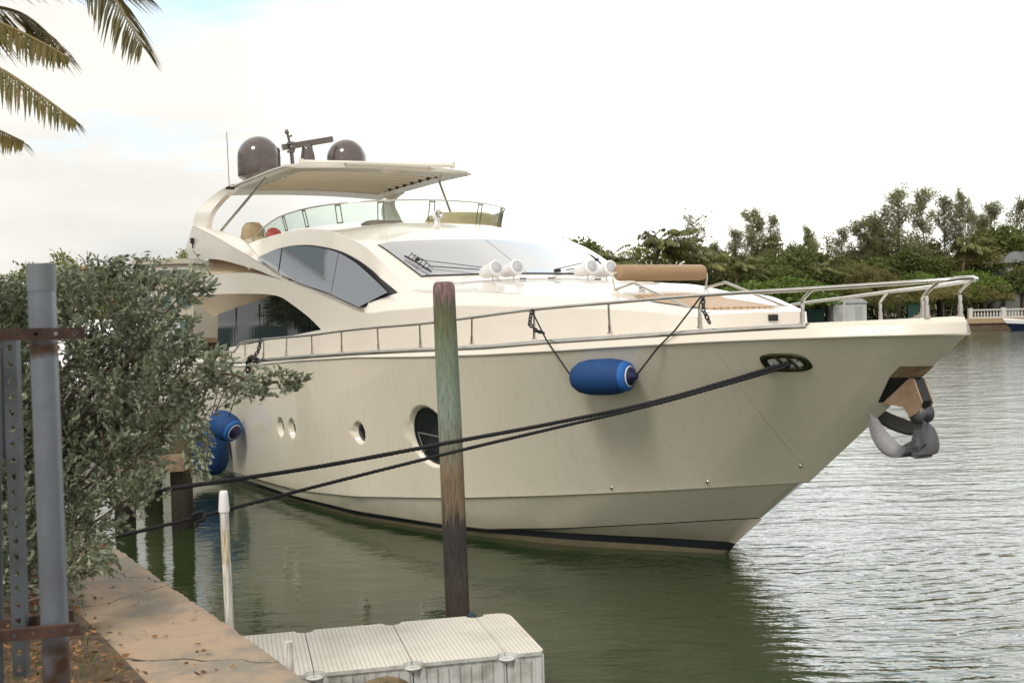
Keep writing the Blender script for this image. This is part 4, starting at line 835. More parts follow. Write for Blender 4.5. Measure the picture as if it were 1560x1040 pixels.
# =================================================================== FOREGROUND POST FRAME
galv = mat('galvanised_pipe', (.19, .215, .25), .42, .5, noise=(3, (.135, .15, .17), .4, .65), bump=(25, .2, .003))
t, p = nodes_of(galv); L = t.links.new
tc = N(t, 'ShaderNodeTexCoord'); sp = N(t, 'ShaderNodeSeparateXYZ'); L(tc.outputs['Object'], sp.inputs[0]); nz = N(t, 'ShaderNodeTexNoise'); nz.inputs['Scale'].default_value = 9; nz.inputs['Detail'].default_value = 6; L(tc.outputs['Object'], nz.inputs[0])
def band(z0, hh):
    a = N(t, 'ShaderNodeMath', operation='SUBTRACT'); L(sp.outputs['Z'], a.inputs[0]); a.inputs[1].default_value = z0; b = N(t, 'ShaderNodeMath', operation='ABSOLUTE'); L(a.outputs[0], b.inputs[0])
    c = N(t, 'ShaderNodeMapRange'); L(b.outputs[0], c.inputs[0]); c.inputs[1].default_value = hh; c.inputs[2].default_value = 0; c.inputs[3].default_value = 0; c.inputs[4].default_value = 1; return c.outputs[0]
ad = N(t, 'ShaderNodeMath', operation='MAXIMUM'); L(band(2.93, .06), ad.inputs[0]); L(band(1.95, .28), ad.inputs[1])
ml = N(t, 'ShaderNodeMath', operation='MULTIPLY'); L(ad.outputs[0], ml.inputs[0]); L(nz.outputs['Fac'], ml.inputs[1]); rp = N(t, 'ShaderNodeValToRGB'); rp.color_ramp.elements[0].position = .25; rp.color_ramp.elements[1].position = .42; L(ml.outputs[0], rp.inputs[0])
mm_ = N(t, 'ShaderNodeMix', data_type='RGBA'); L(rp.outputs[0], mm_.inputs[0]); L(p.inputs['Base Color'].links[0].from_socket, mm_.inputs[6]); mm_.inputs[7].default_value = (.075, .038, .022, 1); L(mm_.outputs[2], p.inputs['Base Color'])
rust = mat('rusty_steel', (.035, .018, .013), .85, .2, noise=(9, (.085, .045, .03), .4, .65), bump=(40, .5, .006))
pf = thing('pipe_frame', 'galvanised pipe post with rusty perforated crossbars in the near left foreground', 'metal frame', (0, 0, 0))
Yp = 3.35
pb_ = at(97, 1300, Yp); pt = at(62, 404, Yp)
MB().tube([pb_, pt], .0385, 28).build('pipe_post', galv, pf)
pc_ = pt + (pb_ - pt).normalized() * .075; MB().tube([pt + (pt - pb_).normalized() * .004, pc_], .0405, 28).build('end_cap', mat('grey_cap', (.17, .19, .21), .6, .2), pf)
def channel(name, a, b_, wdt, dep, m, hole=.006, gap=.048, nrm=Vector((0, -1, 0)), holes=True):
    a, b_ = Vector(a), Vector(b_); T = (b_ - a).normalized(); S = T.cross(nrm).normalized(); Nn = nrm; ln = (b_ - a).length; mb = MB(); n_ = int(ln / gap); h = wdt / 2
    for k in range(n_):                                  # front web with real round slots
        c0 = a + T * (k + .5) * ln / n_; g2 = ln / n_ / 2; M_ = 16; ring = [c0 + T * math.cos(x) * hole * 1.15 + S * math.sin(x) * hole for x in [2 * math.pi * j / M_ for j in range(M_)]]
        def sq(x):
            cx, sx = math.cos(x), math.sin(x); k_ = 1 / max(abs(cx), abs(sx)); return c0 + T * cx * k_ * g2 + S * sx * k_ * h
        outr = [sq(2 * math.pi * j / M_) for j in range(M_)]
        mb.add(ring + outr, [(j, (j + 1) % M_, M_ + (j + 1) % M_, M_ + j) for j in range(M_)])
        mb.add(ring + [v - Nn * .004 for v in ring], [(j, (j + 1) % M_, M_ + (j + 1) % M_, M_ + j) for j in range(M_)])
    for sg in (-1, 1): c0 = (a + b_) / 2 + S * sg * h - Nn * dep / 2; mb.grid([[a + S * sg * h, b_ + S * sg * h], [a + S * sg * h - Nn * dep, b_ + S * sg * h - Nn * dep]]); mb.grid([[a + S * sg * (h - .003), b_ + S * sg * (h - .003)], [a + S * sg * (h - .003) - Nn * dep, b_ + S * sg * (h - .003) - Nn * dep]])
    return mb.build(name, m, pf)
galv2 = mat('grey_strut_steel', (.10, .115, .135), .5, .4, noise=(8, (.06, .06, .06), .4, .7))
channel('perforated_strut', at(14, 518, 3.42), at(30, 1030, 3.42), .041, .03, galv2, .0085)
channel('perforated_strut', at(-6, 522, 3.50), at(0, 700, 3.5), .041, .03, galv2, .0085)
MB().tube([at(-6, 520, 3.47), at(2, 1200, 3.47)], .012, 8).build('thin_rod', galv2, pf)
channel('crossbar', at(-80, 512, 3.29), at(129, 507, 3.29), .034, .02, rust, .0058, .05)
channel('crossbar', at(-80, 977, 3.27), at(122, 958, 3.27), .034, .02, rust, .0058, .05)
channel('crossbar', at(-60, 962, 3.46), at(112, 938, 3.46), .034, .02, rust, .0058, .05)

# =================================================================== VEGETATION
def leafmat(name, c1, c2, trans=.25, rough=.55, sc=2.0):
    m = bpy.data.materials.new(name); m.use_nodes = True; t, p = nodes_of(m); L = t.links.new; g = N(t, 'ShaderNodeNewGeometry'); tc = N(t, 'ShaderNodeTexCoord')
    nz = N(t, 'ShaderNodeTexNoise'); nz.inputs['Scale'].default_value = sc; nz.inputs['Detail'].default_value = 3; L(tc.outputs['Object'], nz.inputs[0])
    a = N(t, 'ShaderNodeMath', operation='MULTIPLY_ADD'); L(g.outputs['Random Per Island'], a.inputs[0]); a.inputs[1].default_value = .55; b = N(t, 'ShaderNodeMath', operation='MULTIPLY_ADD'); L(nz.outputs['Fac'], b.inputs[0]); b.inputs[1].default_value = 1.4; b.inputs[2].default_value = -.5; L(b.outputs[0], a.inputs[2])
    oi = N(t, 'ShaderNodeObjectInfo'); r = N(t, 'ShaderNodeValToRGB'); r.color_ramp.elements[0].color = (*c1, 1); r.color_ramp.elements[1].color = (*c2, 1); L(a.outputs[0], r.inputs[0])
    hv = N(t, 'ShaderNodeHueSaturation'); mr = N(t, 'ShaderNodeMapRange'); L(oi.outputs['Random'], mr.inputs[0]); mr.inputs[3].default_value = .8; mr.inputs[4].default_value = 1.25; L(mr.outputs[0], hv.inputs['Value']); L(r.outputs[0], hv.inputs['Color'])
    L(hv.outputs[0], p.inputs['Base Color']); p.inputs['Roughness'].default_value = rough
    tb = N(t, 'ShaderNodeBsdfTranslucent'); L(hv.outputs[0], tb.inputs[0]); ms = N(t, 'ShaderNodeMixShader'); ms.inputs[0].default_value = trans; L(p.outputs[0], ms.inputs[1]); L(tb.outputs[0], ms.inputs[2]); L(ms.outputs[0], t.nodes['Material Output'].inputs[0])
    return m
bark = mat('grey_bark', (.10, .075, .05), .9, noise=(12, (.16, .13, .09), .4, .65), bump=(30, .7, .01))
def unit(v): return v / np.linalg.norm(v, axis=-1, keepdims=True)
def leaves(c, d, ln, wd, seed=0, fold=.25):
    """kite shaped folded leaves: centres c (n,3), directions d, length ln (n,), width wd (n,)"""
    r_ = np.random.default_rng(seed); n = len(c); d = unit(d); rnd = unit(r_.normal(size=(n, 3))); s = unit(np.cross(d, rnd)); nn = np.cross(s, d)
    b = c; tip = c + d * ln[:, None]; mid = c + d * ln[:, None] * .55
    l = mid + s * wd[:, None] / 2 + nn * wd[:, None] * fold; r = mid - s * wd[:, None] / 2 + nn * wd[:, None] * fold
    V = np.stack([b, l, tip, r], 1).reshape(-1, 3); Q = np.arange(4 * n).reshape(-1, 4); return V, Q
# silver-leaved shrub on the quay
shrub = thing('seaside_shrub', 'large silvery green leafy shrub hiding the stern behind the pipe frame', 'shrub', (0, 0, 0))
blobs = [(60, 540, 95, 7.6), (160, 480, 85, 7.6), (235, 460, 60, 7.5), (290, 430, 34, 7.4), (322, 430, 16, 7.4), (120, 600, 110, 7.8), (210, 570, 85, 7.6), (280, 560, 55, 7.5), (330, 560, 36, 7.4), (370, 578, 28, 7.4), (410, 582, 22, 7.4), (448, 580, 13, 7.4), (462, 580, 9, 7.4),
         (290, 510, 30, 7.5), (130, 690, 110, 7.6), (210, 670, 62, 7.5), (255, 640, 45, 7.5), (300, 620, 34, 7.4), (318, 665, 15, 7.3), (314, 700, 13, 7.3), (312, 722, 9, 7.3), (215, 745, 42, 7.2), (60, 760, 90, 7.4), (140, 790, 60, 7.2), (120, 850, 52, 6.9), (165, 862, 22, 6.7), (95, 900, 34, 6.6), (60, 660, 90, 7.6), (20, 460, 38, 7.8),
         (40, 438, 14, 7.7), (150, 425, 28, 7.5), (215, 412, 24, 7.5), (262, 415, 18, 7.5), (185, 405, 14, 7.5), (20, 620, 60, 7.6), (30, 850, 60, 7.2), (-40, 600, 130, 7.9), (-30, 800, 120, 7.6), (15, 520, 60, 7.4), (30, 590, 60, 7.3), (20, 700, 70, 7.3), (25, 790, 60, 7.1), (40, 470, 40, 7.5), (10, 880, 45, 6.9), (90, 450, 35, 7.5), (5, 450, 30, 7.4), (110, 425, 22, 7.5), (30, 425, 12, 7.5), (200, 525, 60, 7.8), (175, 640, 70, 7.9)]
cs, ds = [], []
r_ = np.random.default_rng(11); twigs = []
for px, py, rp, Y in blobs:
    c0 = np.array(at(px, py, Y)); rm = rp / F * Y; nt_ = int(6 + (rm / .055) ** 2 * 3.1)
    for _ in range(nt_):
        v = unit(r_.normal(size=3)); rad = rm * r_.uniform(.25, 1.15) ** .5 * (1.22 if r_.random() < .12 else 1); tp = c0 + v * rad * np.array([1, 1.25, 1]); dr = unit(v * .9 + np.array([.35, 0, .55]) + r_.normal(size=3) * .35)
        if rp < 30: dr = unit(np.array([.9, 0, .2 if py < 640 else -.8]) + r_.normal(size=3) * .35)
        twigs.append((tp, dr)); k = r_.integers(9, 16); ln_tw = r_.uniform(.10, .20)
        for j in range(k):
            u_ = j / k; pos = tp - dr * ln_tw * (1 - u_); rd = unit(r_.normal(size=3)); rd = rd - dr * rd.dot(dr); cs.append(pos); ds.append(unit(rd * (1.0 - .55 * u_) + dr * (.55 + .6 * u_)))
cs = np.array(cs); ds = np.array(ds); n = len(cs); ok = cs[:, 2] > 1.2; cs, ds = cs[ok], ds[ok]; n = len(cs)
V, Q = leaves(cs, ds, r_.uniform(.028, .066, n), r_.uniform(.012, .029, n), 5, .2)
SILV = leafmat('silver_leaf', (.065, .088, .038), (.44, .49, .34), .22, .45, 3.0)
arr_mesh('foliage', V, Q, SILV, shrub)
ri = r_.choice(n, 60); V, Q = leaves(cs[ri], ds[ri], r_.uniform(.05, .065, 60), r_.uniform(.02, .03, 60), 9); o = arr_mesh('dead_leaves', V, Q, mat('orange_dead_leaf', (.35, .12, .03), .7), shrub)
m_ = MB(); root = Vector((-4.15, 7.8, 1.1))
for k, (px, py, rp, Y) in enumerate(blobs):
    if rp < 31: continue
    e = at(px, py, Y); rt_ = root + Vector((random.uniform(-.4, .5), random.uniform(-.3, .3), 0)); mid = rt_.lerp(e, .5) + Vector((random.uniform(-.1, .1), random.uniform(-.1, .1), random.uniform(-.15, .12)))
    P_ = curve_pts([rt_, mid, e], 8); m_.tube(P_, .02, 6, rs=[.022 * (1 - i / len(P_)) ** 1.5 + .004 for i in range(len(P_))])
for tp, dr in twigs[::3]:
    q0 = Vector(tp - dr * .22) ; m_.tube([q0, Vector(tp)], .003, 4)
P_ = curve_pts([at(255, 640, 7.5), at(330, 572, 7.4), at(400, 583, 7.4), at(462, 578, 7.4)], 6); m_.tube(P_, .008, 6, rs=[.011 - .0003 * i for i in range(len(P_))])
P_ = curve_pts([at(300, 610, 7.4), at(316, 650, 7.3), at(313, 722, 7.3)], 6); m_.tube(P_, .006, 5)
m_.build('branches', bark, shrub)

# leaf litter and grass by the path
n = 9000; a = r_.uniform(0, 1, n); ii = r_.integers(1, 5, n); k = r_.uniform(0, 1, n) ** .6
pos = []
for i in range(n):
    e0, e1_ = Vector(edge[1 + ii[i] % 5]), Vector(edge[2 + ii[i] % 5]); e = e0.lerp(e1_, a[i]); dr = (e1_ - e0).normalized(); nn = Vector((-dr.y, dr.x)); nn = nn if nn.x < 0 else -nn; d = .66 + k[i] * 2.4
    if r_.random() < .006: d = r_.uniform(.1, .7)
    q = e + nn * d; pos.append((q.x, q.y, WTOP + (.012 if d < .74 else .035 + .06 * r_.random() + .01 * d)))
pos = np.array(pos); dd = r_.normal(size=(n, 3)); dd[:, 2] *= .25; V, Q = leaves(pos, dd, r_.uniform(.025, .065, n), r_.uniform(.01, .026, n), 4)
o = arr_mesh('fallen_leaves', V, Q, leafmat('dry_leaf', (.08, .035, .015), (.42, .21, .09), .05, .8, 5)); tag(o, 'dry brown fallen leaves scattered over the soil beside the quay path', 'leaves', kind='stuff')
n = 600; gx = r_.uniform(-3.3, -2.0, n); gy = 5.1 + (gx + 3.3) * .2 + r_.normal(0, .35, n) + .5; lim = np.array([float(I(y_, [4.2, 5.8, 7, 8.1], [-1.1, -1.95, -2.65, -3.2])) for y_ in gy]); ok = gx < lim - .02
pos = np.stack([gx, gy, np.full(n, WTOP + .03)], 1)[ok]; dd = r_.normal(size=(len(pos), 3)) * .4; dd[:, 2] = 1; V, Q = leaves(pos, dd, r_.uniform(.04, .10, len(pos)), r_.uniform(.004, .008, len(pos)), 6)
o = arr_mesh('grass_tufts', V, Q, leafmat('grass_blade', (.07, .10, .02), (.20, .22, .06))); tag(o, 'short yellow green grass tufts at the foot of the pipe frame', 'grass', kind='stuff')

# palms
PALML = leafmat('palm_leaf', (.06, .07, .02), (.32, .25, .09), .4, .45, .8)
RACH = mat('palm_rachis', (.22, .17, .07), .6)
def frond(V_, Q_, P_, ll, nlf, droop, seed, wd=.03):
    rr = np.random.default_rng(seed); P_ = [np.array(p) for p in P_]; n_ = len(P_)
    for k in range(nlf):
        u = .10 + .9 * k / nlf; f = u * (n_ - 1); i = min(int(f), n_ - 2); p0 = P_[i] + (P_[i + 1] - P_[i]) * (f - i); T = unit(P_[i + 1] - P_[i]); S = unit(np.cross(T, [0, 0, 1])); l_ = ll * math.sin(math.pi * (.18 + .80 * u)) ** .6 * rr.uniform(.85, 1.1)
        for sg in (-1, 1):
            d = unit(S * sg * .75 + T * (.75 + rr.uniform(-.1, .1)) + np.array([0, 0, -.15 - droop * rr.uniform(.5, 1.2)])); m1 = p0 + d * l_ * .5; d2 = unit(d + np.array([0, 0, -droop * 1.2])); tp = m1 + d2 * l_ * .5; nn = unit(np.cross(d, [0, 0, 1.])) * wd * .5
            b_ = len(V_); V_ += [p0 - nn * .4, p0 + nn * .4, m1 + nn, m1 - nn, tp + nn * .1, tp - nn * .1]; Q_ += [(b_, b_ + 1, b_ + 2, b_ + 3), (b_ + 3, b_ + 2, b_ + 4, b_ + 5)]
palm = thing('coconut_palm', 'coconut palm whose drooping fronds enter the top left corner of the view', 'palm', (0, 0, 0))
Cc = at(-190, -20, 7.4)
fr_specs = [((-60, -120), (122, -62), (218, 72), 7.2), ((-80, -60), (60, -60), (222, -8), 7.6), ((-110, 10), (0, 35), (106, 88), 7.3), ((-100, 70), (0, 105), (116, 184), 7.1), ((-120, 130), (-60, 170), (36, 216), 7.4), ((-90, 0), (30, 20), (100, 80), 7.9), ((-120, -120), (0, -190), (150, -120), 7.9), ((-260, -160), (-360, -140), (-420, 0), 7.6), ((-240, 40), (-300, 90), (-330, 230), 7.2), ((-200, -220), (-180, -300), (-60, -330), 8.4)]
for i, (a_, b_, c_, Y) in enumerate(fr_specs):
    P_ = curve_pts([Cc, at(*a_, (Y + 7.4) / 2), at(*b_, Y), at(*c_, Y - .2)], 9); V_, Q_ = [], []; frond(V_, Q_, P_, (.62, .55, .42, .42, .40)[i] if i < 5 else .5, 84, (.28, .2, .4, .4, .4)[i] if i < 5 else .35, i, .019); fo = arr_mesh('frond', np.array(V_), np.array(Q_), PALML, palm)
    MB().tube(P_, .012, 6, rs=[.022 - .018 * k / len(P_) for k in range(len(P_))]).build('rachis', RACH, fo)
gr = Vector((Cc.x - .5, Cc.y + .4, 1.1)); P_ = curve_pts([gr, gr.lerp(Cc, .5) + Vector((-.15, 0, 0)), Cc], 8); MB().tube(P_, .12, 14, rs=[.17 - .05 * k / len(P_) for k in range(len(P_))]).build('trunk', bark, palm)

# ---- far shore
shore = mat('far_bank', (.16, .13, .08), .9, noise=(.3, (.08, .10, .04), .4, .6))
ys = 118
MB().grid([[Vector((-500, ys, 1.1)), Vector((900, ys, 1.1))], [Vector((-500, ys + 500, 6)), Vector((900, ys + 500, 6))]]).build('far_shore_ground', shore)
tag(bpy.data.objects['far_shore_ground'], kind='structure')
sw = thing('shore_seawall', 'low dark stained seawall along the far bank with a tan coping', 'seawall', (0, ys, 0))
MB().box((200, -.3, .2), (1400, .6, 1.0)).build('wall', mat('stained_wall', (.10, .07, .045), .9, noise=(.8, (.16, .11, .07), .4, .6)), sw)
MB().box((200, -.38, .95), (1400, .8, .5)).build('coping', mat('tan_coping', (.38, .27, .17), .8), sw)
bal = thing('white_balustrade', 'white balustrade railing on the far bank behind the navy motorboat', 'balustrade', (47.2, ys + .2, 1.2))
wb_ = mat('white_painted_stone', (.58, .57, .53), .6)
MB().box((14, 0, .86), (28, .3, .14)).build('top_rail', wb_, bal); MB().box((14, 0, .08), (28, .3, .16)).build('base_rail', wb_, bal)
prof = [(.05, .16), (.05, .2), (.09, .3), (.10, .4), (.05, .6), (.045, .7), (.06, .79)]
bl0 = MB().lathe(prof, (0, 0, 0), 8).build('baluster', wb_, bal); bl0.location = (.2, 0, 0)
for k in range(1, 70):
    c = bl0.copy(); C.objects.link(c); c.parent = bal; c.location = (.2 + k * .32, 0, 0)
for k in range(8): MB().box((k * 3.4, 0, .52), (.42, .4, 1.1)).build('pier', wb_, bal)

GR1 = leafmat('dark_broadleaf', (0.068, 0.087, 0.024), (0.210, 0.239, 0.066), .3, .6, .5)
GR2 = leafmat('bright_seagrape', (.075, .125, .020), (.19, .26, .05), .3, .6, .5)
GR3 = leafmat('casuarina_needle', (.115, .13, .052), (.31, .32, .145), .4, .7, .5)
GR4 = leafmat('olive_scrub', (0.135, 0.131, 0.043), (0.360, 0.304, 0.108), .3, .7, .5)
GR5 = leafmat('mixed_far_green', (0.090, 0.109, 0.030), (0.285, 0.290, 0.090), .3, .6, .25)
GRP = leafmat('far_palm_leaf', (0.090, 0.109, 0.030), (0.285, 0.275, 0.090), .3, .5, .5)
def crown_tree(name, seed, h, rad, kind, m, n_leaf):
    r_ = np.random.default_rng(seed); root = bpy.data.objects.new(name, None); C.objects.link(root); cs, ds = [], []; m_ = MB()
    trunk_top = Vector((r_.normal() * .2, r_.normal() * .2, h * .55))
    if kind == 'cas':
        m_.tube(curve_pts([(0, 0, -.5), (r_.normal() * .3, 0, h * .45), (r_.normal() * .3, 0, h * .96)], 8), .1, 8, rs=[.13 - .12 * k / 17 for k in range(17)]); nb = 46; k_ = 0
        for b_ in range(nb):
            z0 = h * (.22 + .76 * (b_ / nb) ** .9); a = r_.uniform(0, 6.28); ln = rad * (1.15 - .75 * (b_ / nb)) * r_.uniform(.5, 1.15); P0 = np.array([0, 0, z0]); e = P0 + np.array([math.cos(a) * ln, math.sin(a) * ln, ln * r_.uniform(.5, 1.1)])
            m_.tube([P0, (P0 + e) / 2 + np.array([0, 0, -.1]), e], .02, 4, rs=[.05, .03, .01])
            k = n_leaf // nb; u = r_.uniform(.35, 1.1, k); cc_ = P0 + (e - P0) * u[:, None] + r_.normal(size=(k, 3)) * np.array([.32, .32, .30]) * (1.1 - .3 * u[:, None]); cs.append(cc_); ds.append(np.stack([r_.normal(size=k) * .5 + .35, r_.normal(size=k) * .4, r_.uniform(-.6, 1, k)], 1))
        cs, ds = np.concatenate(cs), np.concatenate(ds); V, Q = leaves(cs, ds, r_.uniform(.25, .6, len(cs)), r_.uniform(.03, .075, len(cs)), seed)
    else:
        flat = {'round': .8, 'low': .55, 'scrub': .8}[kind]; nc = 34 if kind != 'low' else 44
        m_.tube(curve_pts([(0, 0, -.5), (r_.normal() * .2, 0, h * .3), tuple(trunk_top)], 6), .1, 8, rs=[.28 - .15 * k / 13 for k in range(13)])
        for b_ in range(nc):
            v = unit(r_.normal(size=3)); v[2] = abs(v[2]) * 1.1 - .35; c0 = np.array([v[0] * rad * .8, v[1] * rad * .8, h * (.55 if kind != 'low' else .45) + v[2] * h * .36]); cr_ = rad * r_.uniform(.2, .42)
            if b_ % 3 == 0: m_.tube([tuple(Vector((0, 0, h * .25))), tuple(trunk_top * .6 + Vector(c0) * .4), tuple(c0)], .03, 5, rs=[.12, .06, .02])
            k = n_leaf // nc; vv = unit(r_.normal(size=(k, 3))); vv[:, 2] = np.abs(vv[:, 2]) * 1.2 - .45; cc_ = c0 + vv * cr_ * r_.uniform(.6, 1.08, (k, 1)) * np.array([1, 1, flat]); cs.append(cc_); ds.append(vv + r_.normal(size=(k, 3)) * .7)
        cs, ds = np.concatenate(cs), np.concatenate(ds)
        sz = (.20, .42) if kind == 'round' else (.18, .36) if kind == 'low' else (.15, .35)
        V, Q = leaves(cs, ds, r_.uniform(*sz, len(cs)), r_.uniform(sz[0] * .6, sz[1] * .55, len(cs)) * (1 if kind != 'scrub' else .4), seed)
    arr_mesh('crown', V, Q, m, root); m_.build('trunk', bark, root); return root
def far_palm(name, seed, h, nf=34, wind=.55):
    r_ = np.random.default_rng(seed); root = bpy.data.objects.new(name, None); C.objects.link(root); lean = r_.normal() * .6; top = Vector((lean, 0, h))
    P_ = curve_pts([(0, 0, -.5), (lean * .3, 0, h * .5), top], 6); MB().tube(P_, .15, 8, rs=[.20 - .07 * k / len(P_) for k in range(len(P_))]).build('trunk', mat('palm_trunk', (.14, .10, .065), .9), root)
    V_, Q_ = [], []
    for k in range(nf):
        a = k * 2.399 + r_.uniform(-.2, .2); el = r_.uniform(-.35, 1.15); d = np.array([math.cos(a) * math.cos(el) + wind * .5, math.sin(a) * math.cos(el), math.sin(el)]); ln = r_.uniform(2.7, 3.5); t0 = np.array(top)
        pts = [t0, t0 + d * ln * .4 + [0, 0, .12], t0 + d * ln * .75 + [wind * .35, 0, -.12], t0 + d * ln + [wind * .8, 0, -.65 - .3 * r_.random()]]
        frond(V_, Q_, curve_pts(pts, 4), 1.0, 26, .6, seed * 31 + k, .10)
    arr_mesh('crown', np.array(V_), np.array(Q_), GRP, root); return root
protos = {}
for i in range(3): protos['cas%d' % i] = crown_tree('casuarina_tree', 40 + i, 12, [2.3, 1.9, 2.7][i], 'cas', GR3, [8500, 6500, 9500][i])
protos['cass'] = crown_tree('casuarina_tree', 47, 10, 2.2, 'cas', GR3, 2200)
for i in range(2): protos['rnd%d' % i] = crown_tree('broadleaf_tree', 50 + i, 8, 3.0, 'round', GR1, 6500)
for i in range(2): protos['low%d' % i] = crown_tree('sea_grape_tree', 60 + i, 5, 3.6, 'low', GR2, 6000)
for i in range(2): protos['scr%d' % i] = crown_tree('scrubby_tree', 70 + i, 6, 2.8, 'scrub', GR4, 6500)
protos['pal0'] = far_palm('coconut_palm', 3, 7.5); protos['pal1'] = far_palm('coconut_palm', 5, 7.0, 18); protos['pal2'] = far_palm('coconut_palm', 8, 8.0, 24, .9)
PH = dict(cas=12, cass=10, rnd=7.6, low=4.6, scr=5.6, pal=9.0)
used = {}
GRP_ = dict(cas='casuarinas along the far shore', rnd='broadleaf trees along the far shore', low='bright green trees along the far shore', scr='olive scrub trees along the far shore', pal='coconut palms along the far shore')
def put(key, px, ytop, Y, label, cat=None, wide=1.0):
    base = at(px, 480, Y); base.z = 1.15 + (Y - 118) * .01; top_z = at(px, ytop, Y).z; k = 'cass' if key == 'cass' else key[:3]; sc = (top_z - base.z) / PH[k]; pr = protos[key]; first = key not in used
    if first: o = pr; used[key] = 1; o.location = base; o.rotation_euler = (0, 0, 0)
    else: o = dup(pr, base, random.uniform(-.5, .5) if k == 'pal' else random.uniform(0, 6.28))
    o.scale = (sc * wide, sc * wide, sc); tag(o, label, {'cas': 'tree', 'rnd': 'tree', 'low': 'tree', 'scr': 'tree', 'pal': 'palm'}[key[:3]], GRP_[key[:3]])
